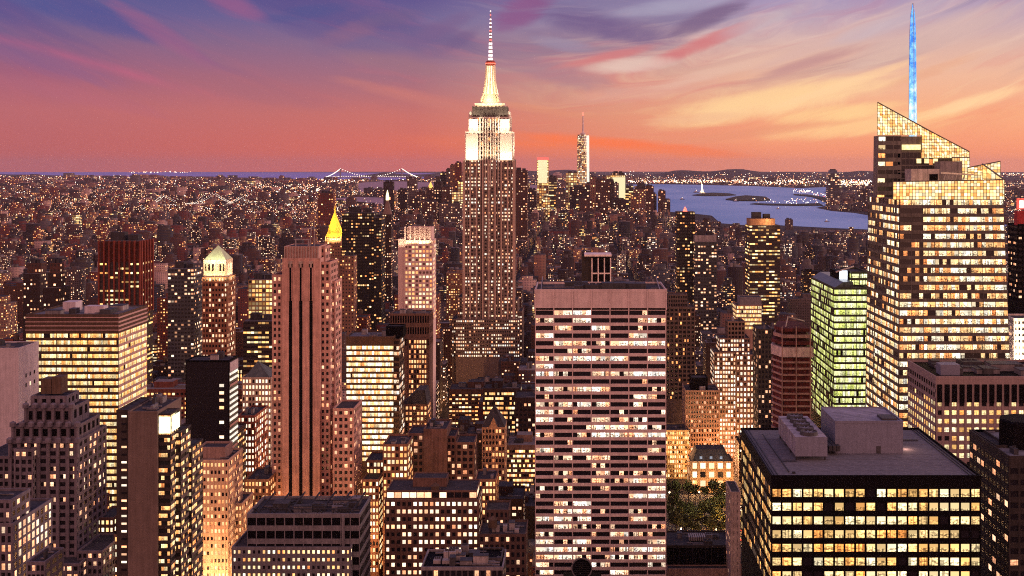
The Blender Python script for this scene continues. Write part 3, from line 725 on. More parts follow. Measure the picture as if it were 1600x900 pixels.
# cooling tower on legs
xa, xb, Ya, h0 = X(1243, 402), X(1292, 402), 402, zb_ + 1.6
b = MB(); b.box(xa, xb, Ya, Ya + 34, h0, h0 + 6.6, wall('cooling_metal', (.34, .31, .34), .6)); 
for yy in range(0, 35, 6): b.box(xa - .15, xb + .15, Ya + yy - .15, Ya + yy + .15, h0 - .1, h0 + 6.7, UN)
ct = b.build('cooling_tower', root)
b = MB()
for i_ in range(4):
    for j_ in range(2): b.bar((xa + .5 + j_ * (xb - xa - 1), Ya + 1 + i_ * 10.6, zb_), (xa + .5 + j_ * (xb - xa - 1), Ya + 1 + i_ * 10.6, h0), .25, STEEL)
b.build('frame', ct)
for k in range(5):
    b = MB(); xc, yc = (xa + xb) / 2, Ya + 4 + k * 6.5
    b.lathe(xc, yc, [(3.2, h0 + 6.6), (3.0, h0 + 7.9), (2.7, h0 + 7.9), (2.6, h0 + 6.9)], UD, 16)
    for t in range(4):
        an = t * math.pi / 4; b.bar((xc - 2.6 * math.cos(an), yc - 2.6 * math.sin(an), h0 + 7.5), (xc + 2.6 * math.cos(an), yc + 2.6 * math.sin(an), h0 + 7.5), .12, UN)
    b.build('fan', ct)
wl_ = point((X(1419, 415), 418, zb_ + 1.6), 900, (1, .5, .35), .3, 'roof_lamp')

# --- dark block at the right edge ------------------------------------------
root, ext = building('dark_office_block', 'dark octagonal-roofed office block at the right edge with scattered lit windows', [
    dict(px=(1576, 1660), py=717, Y=420, D=42, r=wall('slate_roof', (.16, .16, .18), .9), top=3, F=dict(floor=4.2, bay=4., pw=.2, sill=.4, head=.1, rel=.3)),
    dict(px=(1556, 1576), py=700, Y=436, D=26, F=dict(floor=4.2, bay=3., pw=.3, sill=.4, head=.1, rel=.3)),
    ], wall('dark_brown_stone', (.04, .034, .032), .8), G_dim, units=1, seed=4)
b = MB(); b.lathe(X(1606, 436), 440, [(9.5, Z(717, 420)), (9.5, Z(666, 430)), (8.6, Z(663, 430))], DARK, 8); b.build('plant_room', root)

# --- concrete piered block --------------------------------------------------
PIER = wall('pier_concrete', (.30, .23, .22), .85, .12)
zt9 = Z(592, 520)
root, ext = building('piered_office_block', 'flat concrete office block with tall dark slots between pale vertical piers and a black roof', [
    dict(px=(1462, 1660), py=592, Y=520, D=44, top=2.4, par=1.2, r=DARK, F=dict(floor=3.9, nx=17, pw=.34, sill=.40, head=.05, rel=.7, pier_out=1.25, snx=12, skip=None)),
    ], PIER, glass('pier_glass', .80, 2.1, GOLD, .75, 6., .7), units=12, seed=21, land='piered concrete block', udark=True)
b = MB(); 
for k in range(17):
    xa = X(1462, 520) + (k + .17) * (X(1660, 520) - X(1462, 520)) / 17; xb = xa + .66 * (X(1660, 520) - X(1462, 520)) / 17
    b.box(xa, xb, 519.35, 520.5, zt9 - 10.6, zt9 - 2.5, DARK)
for k in range(12):
    ya = 520.7 + (k + .17) * 43.3 / 12
    b.box(X(1462, 520) + .1, X(1462, 520) + .6, ya, ya + 2.35, zt9 - 10.6, zt9 - 2.5, DARK)
b.build('louvre', root)
b = MB(); b.box(X(1470, 528), X(1500, 528), 528, 535, zt9, zt9 + 5, wall('plant_room_metal', (.30, .27, .31))); b.build('roof_unit', root)

# --- black blank tower ------------------------------------------------------
BL = wall('black_glass', (.004, .0035, .004), .6, .1)
root, ext = building('black_tower', 'slender blank black tower with one column of small lit windows near its right corner', [
    dict(px=(290, 358), py=565, Y=620, D=16, par=.7, r=TAR, vis=720, F=dict(floor=3.7, nx=1, pw=.02, sill=.0, head=.0, rel=.1, snx=1, spmat=BL)),
    ], BL, G_none, units=2, limit=5)
# (front sheet is black glass; lit stair windows and banded side follow)
b = MB(); gs = glass('stair_glass', .75, 2.4, WHITE, 0., 2., .2)
for k in range(12):
    z_ = Z(602 + 11.5 * k, 620)
    b = MB(); b.poly([(X(343, 620), 619.8, z_ - .9), (X(350, 620), 619.8, z_ - .9), (X(350, 620), 619.8, z_ + .7), (X(343, 620), 619.8, z_ + .7)], gs, [(k * 7, 1), (k * 7 + .9, 1), (k * 7 + .9, 1.9), (k * 7, 1.9)]); b.build('window', root)
b = MB(); gw = emit('side_band_light', (1, .82, .68), 1.3)
for k in range(22):
    z_ = Z(585 + 9 * k, 620)
    b.box(X(358, 620) + .14, X(358, 620) + .3, 620.8, 635.4, z_ - .8, z_ + .5, gw if rnd.random() < .65 else PINKSP)
b.box(X(358, 620) + .14, X(358, 620) + .4, 620.8, 635.4, Z(582, 620), Z(567, 620), PALE)
tag(b.build('window_band', root), kind='stuff')

SLB = wall('balcony_slab', (.12, .095, .085), .9)
# --- concrete slab with lit balconies --------------------------------------
root, ext = building('slab_tower', 'plain brown concrete slab tower with a dark stair strip and a brilliantly lit corner', [
    dict(px=(200, 246), py=645, Y=430, D=26, par=.6, r=TAR),
    dict(px=(182, 200), py=643, Y=430.6, D=24, par=.6, r=TAR, w=wall('dark_concrete', (.045, .035, .033), .9)),
    dict(px=(246, 266), py=648, Y=431, D=10, par=.4, w=wall('dark_concrete', (.045, .035, .033), .9), F=dict(floor=2.85, nx=1, pw=.03, sill=.36, head=.08, rel=.5, sub=4, snx=2, sw=SLB)),
    dict(px=(266, 282), py=676, Y=437, D=12, par=.4, w=wall('dark_concrete', (.045, .035, .033), .9), F=dict(floor=2.85, nx=1, pw=.03, sill=.40, head=.08, rel=.6, sub=4, snx=2, sw=SLB)),
    dict(px=(282, 299), py=700, Y=447, D=14, par=.4, w=wall('dark_concrete', (.045, .035, .033), .9), F=dict(floor=2.85, nx=1, pw=.03, sill=.40, head=.08, rel=.6, sub=4, snx=2, sw=SLB)),
    ], CONC, glass('balcony_glass', .5, 2.4, WARM, .3, 2., .7, dark=(.02, .02, .02)), units=6, seed=8, limit=98, udark=True, land='brown concrete slab tower')
for k in range(22):
    z_ = Z(651 + 12 * k, 430)
    b = MB(); b.poly([(X(189, 430), 430.5, z_ - .35), (X(197, 430), 430.5, z_ - .35), (X(197, 430), 430.5, z_ + .4), (X(189, 430), 430.5, z_ + .4)], gs, [(k * 5, 3), (k * 5 + .9, 3), (k * 5 + .9, 3.9), (k * 5, 3.9)]); b.build('stair_window', root)
b = MB(); b.box(X(247, 430), X(265, 430), 430.85, 430.95, Z(678, 430), Z(652, 430), emit('top_floor_light', (1, .90, .60), 2.4)); b.box(X(266, 430) + .05, X(266, 430) + .15, 431.5, 440, Z(676, 430), Z(652, 430), emit('top_floor_light', (1, .90, .60), 2.4)); b.build('lit_panel', root)

# --- orange lit old tower ---------------------------------------------------
OR_ = wall('ornate_terracotta', (.52, .34, .24), .85, .15)
root, ext = building('terracotta_tower', 'ornate terracotta tower washed orange by light from the street at its foot', [
    dict(px=(305, 357), py=722, Y=560, D=24, F=dict(floor=3.6, nx=9, pw=.4, sill=.36, head=.14, rel=.4, snx=12, pier_out=1.4)),
    dict(px=(310, 352), py=702, Y=566, D=12, zb=Z(722, 560), w=BUFF),
    dict(px=(357, 378), py=790, Y=572, D=20, F=dict(floor=3.6, nx=4, pw=.4, sill=.36, head=.14, rel=.4, snx=8)),
    ], OR_, G_org, limit=98, units=4, seed=2, land='orange-lit terracotta tower')
spot_area('street_floodlight', (X(330, 556), 540, 52), (X(335, 560), 560, 78), 14, 3e4, (1, .52, .22), root, 3.)
spot_area('street_floodlight', (X(400, 575), 575, 45), (X(357, 570), 570, 90), 14, 3e4, (1, .50, .20), root, 3.)

# --- white blank-walled block at far left ----------------------------------
root, ext = building('blank_wall_block', 'pale windowless block at the left edge with a few tiny openings in its pink side', [
    dict(px=(-40, 29), py=546, Y=640, D=24, par=.9, r=TAR, vis=720)], PALE, G_none, units=4, seed=31, udark=True)
b = MB()
for i_, (y_, p_) in enumerate(((648, 587), (653, 584), (658, 581), (658, 596), (648, 602), (653, 599), (648, 630))):
    b = MB(); b.box(X(29, 640) + .02, X(29, 640) + .1, y_, y_ + 1.3, Z(p_ + 3, y_) - 0, Z(p_ - 3, y_), gs if i_ == 5 else DARK); b.build('window', root)

# --- art deco office tower bottom left -------------------------------------
FD = dict(floor=3.7, bay=2.9, pw=.3, sill=.34, head=.1, rel=.5, pier_out=1.5)
root, ext = building('setback_tower', 'mauve stone art deco tower with scalloped buttressed setbacks at its top', [
    dict(px=(40, 112), py=640, Y=553, D=20, w=MAUVE, F=dict(FD, nx=5, floor=7.5, pw=.42, snx=3, pane_mat=DARK)),
    dict(px=(20, 121), py=668, Y=551.5, D=26, F=dict(FD, nx=7, pw=.4, floor=6.5, snx=5, pane_mat=DARK)),
    dict(px=(15, 121), py=692, Y=550, D=34, F=dict(FD, nx=7, snx=6, sub=2, pw=.34, pier_out=2.4)),
    dict(px=(48, 104), py=622, Y=556, D=14, zb=Z(640, 550), F=dict(FD, nx=4, floor=6, pw=.5, snx=3, pane_mat=DARK)),
    dict(px=(-30, 15), py=716, Y=556, D=30, F=dict(FD, nx=5)),
    dict(px=(22, 52), py=705, Y=546.5, D=4, F=dict(FD, nx=3, snx=1)),
    dict(px=(121, 134), py=700, Y=560, D=22, F=dict(FD, nx=1, snx=6)),
    dict(px=(121, 160), py=864, Y=545, D=26, F=dict(FD, nx=5, snx=7)),
    dict(px=(60, 124), py=884, Y=538, D=12, F=dict(FD, nx=6, snx=3)),
    ], MAUVE, glass('deco_tower_glass', .28, 2.4, WHITE, .4, 3., .7), limit=98, units=0, seed=12, land='mauve art deco tower')
b = MB(); b.box(X(64, 560), X(80, 560), 560, 567, Z(622, 550), Z(597, 552), wall('tank_wood', (.10, .065, .045))); b.box(X(81, 560), X(96, 560), 560, 567, Z(622, 550), Z(594, 552), wall('tank_wood', (.10, .065, .045)))
b.build('water_tank', root)
b = MB()
for py_, (pa, pb), y_, n_ in ((640, (40, 112), 552.4, 6), (668, (20, 121), 550.9, 8), (692, (15, 121), 549.4, 8)):
    for k in range(n_):
        xx = X(pa + (pb - pa) * k / (n_ - 1), y_)
        b.lathe(xx, y_, [(.7, Z(py_ + 22, 550)), (.7, Z(py_, 550)), (1.5, Z(py_ - 1, 550)), (1.5, Z(py_ - 7, 550)), (.5, Z(py_ - 9, 550))], MAUVE, 8)
b.build('buttress', root)

building('corner_office_block', 'brown stone block cut by the lower left corner, with tall arcaded top windows', [
    dict(px=(-40, 17), py=785, Y=450, D=16, F=dict(floor=3.6, nx=6, pw=.4, sill=.35, head=.1, rel=.3, snx=4)),
    dict(px=(-40, 20), py=822, Y=449, D=34, F=dict(floor=3.6, nx=6, pw=.4, sill=.2, head=.08, rel=.4, snx=9)),
    ], MAUVE, glass('corner_glass', .5, 2.3, WHITE, .2, 3., .5), limit=96, units=2, seed=6)
building('flat_roofed_annex', 'small low grey annex at the foot of the mauve art deco tower', [
    dict(px=(42, 70), py=882, Y=430, D=16, F=dict(floor=3.4, nx=4, pw=.3, sill=.3, head=.1, rel=.2, snx=3))], MAUVE, G_dim, units=2, limit=20)

# --- mansard hotel ----------------------------------------------------------
root, ext = building('mansard_block', 'brick block with a steep black mansard roof and five round lit dormers', [
    dict(px=(178, 257), py=838, Y=560, D=30, F=dict(floor=3.7, nx=13, pw=.36, sill=.3, head=.12, rel=.35, snx=10)),
    dict(px=(150, 178), py=812, Y=575, D=20, F=dict(floor=3.7, nx=4, pw=.4, sill=.34, head=.12, rel=.35)),
    ], BROWN, glass('mansard_glass', .85, 2.6, WARM, .1, 3., .35), limit=98, units=0, land='black mansard-roofed block')
x0, x1, y0, y1, z1 = ext[0]
b = MB(); i_ = 5; hh = 7.5
b.hexa([(x0, y0, z1 + 1), (x1, y0, z1 + 1), (x1, y1, z1 + 1), (x0, y1, z1 + 1), (x0 + i_, y0 + i_, z1 + hh), (x1 - i_, y0 + i_, z1 + hh), (x1 - i_, y1 - i_, z1 + hh), (x0 + i_, y1 - i_, z1 + hh)], DARK)
b.box(x0 + i_ + 1, x1 - 8, y0 + 8, y1 - 8, z1 + hh, z1 + hh + 5, wall('roof_unit_dark', (.05, .05, .055))); mr = b.build('mansard_roof', root)
for k in range(5):
    b = MB(); xx = x0 + 2.5 + k * 4.1
    b.box(xx - .9, xx + .9, y0 + .6, y0 + 3.5, z1 + 1.2, z1 + 3.6, DARK)
    b.poly([(xx + .75 * math.cos(t * math.pi / 4), y0 + .55, z1 + 2.5 + .8 * math.sin(t * math.pi / 4)) for t in range(8)], emit('dormer_light', (1, .9, .75), 2.4)); b.build('dormer', mr)

# --- bottom middle grey building -------------------------------------------
FG = dict(floor=3.5, pw=.5, sill=.40, head=.16, rel=.3)
root, ext = building('grey_stone_block', 'grey stone block with arched little windows below a two-tier blank attic and black roof', [
    dict(px=(386, 562), py=808, Y=524, D=28, par=1.6, r=TAR, F=dict(floor=6., nx=12, pw=.1, sill=.35, head=.05, rel=.3, pane_mat=DARK)),
    dict(px=(362, 548), py=858, Y=520, D=30, par=1.0, r=TAR, F=dict(FG, nx=24, snx=10)),
    ], GREY, glass('attic_glass', .82, 2.4, WARM, .1, 3., .35), limit=96, units=14, seed=13, udark=True, land='grey block with the black roof')
zt = ext[0][4]
b = MB()
for k in range(7):
    xx = ext[0][0] + 3 + k * 7.2
    b.bar((xx, 526, zt), (xx + 3, 550, zt + 4), .3, STEEL); b.bar((xx, 526, zt + 3.2), (xx + 4, 526, zt), .22, STEEL); b.bar((xx, 526, zt), (xx, 526, zt + 3.2), .25, STEEL)
b.bar((ext[0][0] + 2, 526, zt + 3.2), (ext[0][1] - 2, 526, zt + 3.2), .22, STEEL); b.build('roof_frame', root)
b = MB(); b.box(ext[0][1] - 8, ext[0][1] - 6.8, 523.2, 523.9, Z(900, 520), zt + 1, GREY); b.build('pilaster', root)
b = MB(); lx, lz = X(497, 545), Z(791, 545); b.bar((lx, 545, zt), (lx, 545, lz), .12, STEEL); b.lathe(lx, 545, [(.3, lz), (.9, lz + .5), (.3, lz + 1.2)], emit('flood_lamp', (1, .95, .7), 9), 8); b.build('roof_lamp', root)
point((lx, 544, lz + 1), 2500, (1, .95, .7), .5, 'roof_lamp_light')

# --- busy office building mid bottom ---------------------------------------
root, ext = building('loft_block', 'brown loft block with close rows of bright square windows under a glazed penthouse storey', [
    dict(px=(601, 748), py=783, Y=560, D=24, par=.7, F=dict(floor=3.72, nx=17, pw=.40, sill=.36, head=.12, rel=.4)),
    dict(px=(604, 745), py=768, Y=562, D=20, par=.6, zb=Z(783, 560), F=dict(floor=4.2, nx=12, pw=.1, sill=.25, head=.1, rel=.2)),
    dict(px=(645, 698), py=748, Y=570, D=10, par=.4, zb=Z(770, 560)),
    ], BROWN, glass('loft_glass', .66, 2.8, WHITE, .2, 3., .3), limit=98, units=8, seed=14, tanks=1, land='loft block with bright square windows', udark=True)
root, ext = building('black_roofed_block', 'low black-roofed block edged with pale coping at the bottom edge', [
    dict(px=(658, 786), py=890, Y=430, D=20, par=1.0, r=DARK, F=dict(floor=3.6, nx=14, pw=.3, sill=.3, head=.1, rel=.3, cap=GREY)),
    dict(px=(742, 784), py=876, Y=438, D=12, zb=Z(905, 430), r=DARK),
    ], wall('charcoal_brick', (.06, .055, .06), .9), G_dim, units=12, seed=17, limit=40)
building('brown_rear_block', 'low brown block with a pale vent box on top, right of the loft block', [
    dict(px=(748, 822), py=838, Y=540, D=22, F=dict(floor=3.6, nx=9, pw=.4, sill=.3, head=.1, rel=.3)),
    dict(px=(758, 795), py=800, Y=560, D=16, F=dict(floor=3.6, nx=5, pw=.5, sill=.3, head=.1, rel=.3)),
    ], wall('umber_brick', (.10, .06, .05), .9), G_dim, units=6, seed=18, limit=50, tanks=1)

# --- brown blocks in the middle --------------------------------------------
FB = dict(floor=3.7, pw=.34, sill=.3, head=.1, rel=.35)
building('stepped_brick_block', 'brown brick block with lit windows and a rooftop bulkhead, left of the blank brown wall', [
    dict(px=(598, 637), py=697, Y=640, D=24, vis=800, F=dict(FB, nx=6, snx=6)),
    dict(px=(572, 600), py=722, Y=655, D=20, vis=800, F=dict(FB, nx=5)),
    dict(px=(566, 592), py=752, Y=640, D=16, vis=870, F=dict(FB, nx=5)),
    ], wall('umber_brick_lit', (.24, .12, .08), .9), glass('amber_room_glass', .75, 2.4, WARM, .1, 3., .3), limit=96, units=2, seed=22)
building('blank_brown_block', 'brown block with a large blank party wall facing forward between two window strips', [
    dict(px=(662, 698), py=673, Y=660, D=26, vis=760),
    dict(px=(637, 662), py=680, Y=661, D=22, vis=760, F=dict(FB, nx=3)),
    dict(px=(698, 712), py=684, Y=664, D=20, vis=760, F=dict(FB, nx=2)),
    dict(px=(712, 741), py=694, Y=662, D=20, vis=760, F=dict(FB, nx=3)),
    ], wall('brown_party_wall', (.17, .095, .075), .9), G_dim, units=6, seed=23, limit=60, land='blank brown party wall')
building('side_lit_block', 'orange-lit block peeping out right of the loft block', [
    dict(px=(742, 775), py=752, Y=600, D=20, vis=800, F=dict(FB, nx=6))], wall('tan_brick', (.34, .18, .10), .9), G_org, units=2, seed=24, limit=40)

# --- curved bright banded block --------------------------------------------
root, ext = building('curved_office_block', 'office block glowing yellow-white in bands with a dark flank on the right', [
    dict(px=(541, 615), py=528, Y=800, D=26, top=5.4, vis=705, r=ROOFG, side='none', F=dict(floor=3.9, nx=3, pw=.02, sill=.34, head=.05, rel=.4, sub=8)),
    dict(px=(615, 624), py=532, Y=801, D=24, vis=705, F=dict(floor=3.9, nx=1, pw=.1, sill=.34, head=.05, rel=.3, sub=2, pane_mat=G_mix)),
    dict(px=(603, 630), py=512, Y=808, D=12, zb=Z(530, 800), w=DARK),
    ], BRSP, glass('curved_block_glass', .96, 2.6, WARM, .3, 4., .75), limit=96, units=3, seed=25, land='banded glowing office block')

# --- white-crowned tower ----------------------------------------------------
WH = wall('white_brick', (.62, .46, .42), .8, .06)
root, ext = building('white_crown_tower', 'pinkish white tower with a brilliantly floodlit finned crown', [
    dict(px=(632, 676), py=377, Y=1050, D=26, vis=492, F=dict(floor=3.9, nx=8, pw=.34, sill=.36, head=.08, rel=.5, snx=6)),
    dict(px=(622, 632), py=375, Y=1054, D=20, vis=492, w=WH),
    dict(px=(636, 674), py=357, Y=1052, D=22, zb=Z(377, 1050), vis=380, w=WH),
    ], WH, glass('white_tower_glass', .7, 1.6, WARM, .4, 4., .1, dark=(.16, .10, .09)), limit=90, units=2, seed=26, land='white tower with the floodlit crown')
b = MB()
for a_ in (633, 641, 648, 656, 664, 672): b.box(X(a_, 1050) - .6, X(a_, 1050) + .6, 1049.4, 1052, Z(377, 1050), Z(354, 1050), WH)
b.build('crown_fin', root)
for a_ in (637, 645, 652, 660, 668): spot_area('floodlight', (X(a_, 1050), 1046, Z(379, 1050)), (X(a_, 1050), 1052, Z(362, 1050)), 4, 2.2e3, (1, .80, .5), root, 1.)
spot_area('floodlight', (X(627, 1050), 1047, Z(382, 1050)), (X(627, 1050), 1054, Z(365, 1050)), 5, 4e3, (1, .80, .5), root, 1.)
FO = dict(floor=3.9, pw=.34, sill=.3, head=.08, rel=.5, pier_out=1.5)
building('striped_tower', 'dark-topped tower whose narrow front glows in orange vertical stripes', [
    dict(px=(609, 671), py=492, Y=902, D=24, vis=525, F=dict(FO, nx=16, floor=9, pane_mat=DARK)),
    dict(px=(638, 667), py=531, Y=900, D=26, vis=625, F=dict(FO, nx=7, snx=7)),
    ], BROWN, G_org, limit=96, units=3, seed=27, land='orange striped tower')
root, ext = building('gabled_block', 'dark brick block with a pitched gable roof and two rows of lit windows', [
    dict(px=(627, 668), py=634, Y=840, D=22, vis=690, F=dict(floor=4., nx=7, pw=.4, sill=.3, head=.15, rel=.4, snx=5))], BROWN, G_org, units=0, limit=70)
x0, x1, y0, y1, z1 = ext[0]; xm = x0 + 11
b = MB(); zr = z1 + 11
for q in ([(x0, y0, z1), (x1, y0, z1), (xm + 6, y0 + 2, zr), (xm, y0 + 2, zr)], [(x1, y0, z1), (x1, y1, z1), (xm + 6, y1, zr), (xm + 6, y0 + 2, zr)], [(x1, y1, z1), (x0, y1, z1), (xm, y1, zr), (xm + 6, y1, zr)], [(x0, y1, z1), (x0, y0, z1), (xm, y0 + 2, zr), (xm, y1, zr)], [(xm, y0 + 2, zr), (xm + 6, y0 + 2, zr), (xm + 6, y1, zr), (xm, y1, zr)]): b.poly(q, TAR)
b.build('gable_roof', root)

# --- gothic gabled block ----------------------------------------------------
root, ext = building('gothic_block', 'slim tan gothic block with a pointed gable and steep pyramid roof', [
    dict(px=(753, 789), py=670, Y=800, D=22, vis=745, F=dict(floor=4.1, nx=7, pw=.4, sill=.3, head=.12, rel=.4, snx=5))], wall('tan_stone', (.40, .24, .15), .9), glass('gothic_glass', .4, 2., ORANGE, .3, 3., .3), units=0, limit=80, land='gothic gabled block')
x0, x1, y0, y1, z1 = ext[0]; xm = (x0 + x1) / 2
b = MB(); ap = (xm, y0 + 9, Z(636, 800))
for q in ([(x0, y0 + .5, z1 + 1), (x1, y0 + .5, z1 + 1), ap], [(x1, y0 + .5, z1 + 1), (x1, y1, z1 + 1), ap], [(x1, y1, z1 + 1), (x0, y1, z1 + 1), ap], [(x0, y1, z1 + 1), (x0, y0 + .5, z1 + 1), ap]): b.poly(q, TAR)
b.poly([(xm - 3.5, y0 - .1, z1), (xm + 3.5, y0 - .1, z1), (xm, y0 - .1, z1 + 8)], wall('tan_stone', (.40, .24, .15))); b.poly([(xm + 3.5, y0 - .1, z1), (xm + 3, y0 + 6, z1 + 3), (xm, y0 - .1, z1 + 8)], TAR); b.poly([(xm - 3.5, y0 - .1, z1), (xm, y0 - .1, z1 + 8), (xm - 3, y0 + 6, z1 + 3)], TAR)
b.build('pyramid_roof', root)

# --- wide black tower and neighbours ---------------------------------------
def cityuv(mb, x0, x1, y0, y1, z0, z1, mat, rmat, bay, fl, seed):
    w_, d_, h_ = (x1 - x0) / bay, (y1 - y0) / bay, (z1 - z0) / fl; w_, d_, h_ = [max(1, round(q)) for q in (w_, d_, h_)]
    s = seed * 200
    def uv(n_, off): return [(s + off, s), (s + off + n_, s), (s + off + n_, s + h_), (s + off, s + h_)]
    mb.poly([(x0, y0, z0), (x1, y0, z0), (x1, y0, z1), (x0, y0, z1)], mat, uv(w_, 0))
    mb.poly([(x1, y0, z0), (x1, y1, z0), (x1, y1, z1), (x1, y0, z1)], mat, uv(d_, 50))
    mb.poly([(x1, y1, z0), (x0, y1, z0), (x0, y1, z1), (x1, y1, z1)], mat, uv(w_, 90))
    mb.poly([(x0, y1, z0), (x0, y0, z0), (x0, y0, z1), (x0, y1, z1)], mat, uv(d_, 140))
    mb.poly([(x0, y0, z1), (x1, y0, z1), (x1, y1, z1), (x0, y1, z1)], rmat)
FW = (.27, .34, .74)
FARK = {
 'black': city('city_black', (.008, .006, .007), .24, 2.6, WARM, (.15, .3, .75), .5),
 'brown': city('city_brown', (.065, .027, .020), .22, 3.9, WHITE, FW),
 'darkbrown': city('city_dark_brown', (.022, .010, .009), .20, 3.9, WHITE, FW),
 'red': city('city_red', (.12, .028, .020), .20, 4.2, WARM, FW),
 'tan': city('city_tan', (.20, .10, .068), .22, 3.8, WARM, FW),
 'grey': city('city_grey', (.085, .065, .068), .24, 3.8, WHITE, FW),
 'pale': city('city_pale', (.42, .28, .24), .16, 3.2, WARM, FW),
 'gold': city('city_gold', (.30, .20, .10), .62, 2.2, GOLD, (.14, .2, .82), .15),
 'rib': city('city_ribbon', (.04, .028, .024), .34, 2.8, GOLD, (.05, .42, .82), .7),
 'slate': city('city_slate', (.05, .052, .062), .24, 3.0, WHITE, (.15, .34, .8), .4),
}
ROOFS = [TAR, wall('roof_mid', (.10, .085, .085), .9), wall('roof_light', (.20, .17, .17), .9)]
def far_tower(name, label, kind, px0, px1, py, Y, D=None, bay=None, fl=None, vis=None, tiers=(), land=None, light=None, roof=None, group=None, cat='building', base=0.):
    """far landmark tower: walls with window openings, roof and (where seen) crown tiers"""
    x0, x1 = X(px0, Y), X(px1, Y); D = D or (x1 - x0) * .8
    root = empty(name, ((x0 + x1) / 2, Y, 0), label, cat, group)
    bay = bay or max(3.2, Y / 1145 * 2.4); fl = fl or bay * 1.05
    b = MB(); mt = FARK[kind]; r_ = roof or ROOFS[1]
    cityuv(b, x0, x1, Y, Y + D, base, Z(py, Y), mt, r_, bay, fl, rnd.randint(405, 450))
    b.build('wall', root)
    t = MB()
    for k, (ta, tb_, tp, tk) in enumerate(tiers):
        pz = Z(py, Y) if k == 0 else Z(tiers[k - 1][2], Y)
        inset = (D - (X(tb_, Y) - X(ta, Y)) * .8) / 2; inset = max(.5 + k, min(inset, D / 3))
        cityuv(t, X(ta, Y), X(tb_, Y), Y + inset, Y + D - inset, pz, Z(tp, Y), FARK.get(tk) or tk, r_, bay, fl, rnd.randint(405, 450))
    if tiers: t.build('setback', root)
    p = MB(); w_ = x1 - x0
    for a_, c_, h_ in ((.15, .5, .05), (.6, .85, .03)):
        zt_ = Z(tiers[-1][2] if tiers else py, Y); xa, xb = (X(tiers[-1][0], Y), X(tiers[-1][1], Y)) if tiers else (x0, x1)
        p.box(xa + (xb - xa) * a_, xa + (xb - xa) * c_, Y + D * .35, Y + D * .65, zt_, zt_ + min(8, h_ * w_ * 3 + 2), TAR)
    if not light: p.build('bulkhead', root)
    if light:
        c_, s_, r0 = light; b = MB(); b.lathe((x0 + x1) / 2, Y + D / 2, [(r0, Z(py, Y)), (r0 * .2, Z(py, Y) + r0 * 2)], emit('beacon_' + c_, {'red': (1, .12, .08), 'white': (1, .9, .8)}[c_], s_), 6); b.build('beacon', root)
    SHOW.append((px0 - 1, px1 + 3, vis or 340, Y)); FOOT.append((x0 - 4, x1 + 4, Y - 4, Y + D + 4))
    if land: LAND.append(((px0 + px1) / 2, py, land))
    return root
far_tower('black_slab_tower', 'wide black glass tower with thin scattered rows of lights behind the gold pyramid', 'black', 534, 584, 333, 1500, 40, 3.0, 4., 440, land='wide black glass tower')
far_tower('dark_slab_tower', 'plain dark slab joined to the right of the wide black tower', 'black', 584, 596, 340, 1480, 30, 3., 4., 440)
far_tower('apartment_tower', 'short tan tower with lit windows in front of the wide black tower', 'tan', 534, 553, 400, 1250, 18, 3.2, 3.8, 440)
# clock tower
root = far_tower('clock_tower', 'slim dark clock tower ending in a small lit lantern', 'darkbrown', 597, 611, 335, 1900, 18, 3.4, 4.2, 480, land='slim clock tower')
b = MB(); xc, yc = X(604, 1900), 1909
for q in range(4):
    an = q * math.pi / 2 + math.pi / 4; an2 = an + math.pi / 2; r0 = 9.5
    b.poly([(xc + r0 * math.cos(an), yc + r0 * math.sin(an), Z(335, 1900)), (xc + r0 * math.cos(an2), yc + r0 * math.sin(an2), Z(335, 1900)), (xc + 2.2 * math.cos(an2), yc + 2.2 * math.sin(an2), Z(313, 1900)), (xc + 2.2 * math.cos(an), yc + 2.2 * math.sin(an), Z(313, 1900))], wall('clock_roof', (.20, .14, .12)))
b.build('pyramid_roof', root); b = MB(); b.lathe(xc, yc, [(2.6, Z(313, 1900)), (2.6, Z(306, 1900)), (.3, Z(297, 1900))], emit('lantern_light', (1, .82, .45), 3), 8); b.build('lantern', root)
# gold pyramid tower
gy = 1600; root = far_tower('pyramid_tower', 'tan stone tower crowned by a glowing gold pyramid', 'tan', 507, 535, 383, gy, 24, 3.4, 4.2, 440, tiers=((510, 532, 372, 'tan'),), land='gold pyramid tower')
b = MB(); xc, yc = X(520.5, gy), gy + 12; gold = wall('gilded_tile', (1., .66, .07), .7, .05, metal=.0)
for q in range(8):
    a1, a2 = (q + .5) * math.pi / 4, (q + 1.5) * math.pi / 4
    for (r0, p0), (r1, p1) in (((13., 371), (7.6, 353)), ((7.6, 353), (2.6, 337)), ((2.6, 337), (.9, 332)), ((.9, 332), (.1, 320))):
        b.poly([(xc + r0 * math.cos(a1), yc + r0 * math.sin(a1), Z(p0, gy)), (xc + r0 * math.cos(a2), yc + r0 * math.sin(a2), Z(p0, gy)), (xc + r1 * math.cos(a2), yc + r1 * math.sin(a2), Z(p1, gy)), (xc + r1 * math.cos(a1), yc + r1 * math.sin(a1), Z(p1, gy))], gold)
b.build('pyramid_roof', root)
b = MB()
for q in (508.5, 532.5): b.lathe(X(q, gy), gy + 1, [(1.2, Z(383, gy)), (1.2, Z(372, gy)), (.1, Z(368, gy))], wall('tan_stone', (.40, .24, .15)), 6)
b.build('pinnacle', root)
spot_area('floodlight', (xc, gy - 6, Z(374, gy)), (xc, yc, Z(352, gy)), 16, 4e4, (1, .74, .30), root, 2.)
spot_area('floodlight', (xc + 17, yc, Z(374, gy)), (xc, yc, Z(352, gy)), 14, 3e4, (1, .74, .30), root, 2.)
spot_area('floodlight', (xc - 4, gy - 16, Z(362, gy)), (xc, yc, Z(336, gy)), 10, 5e4, (1, .76, .30), root, 2., 70)
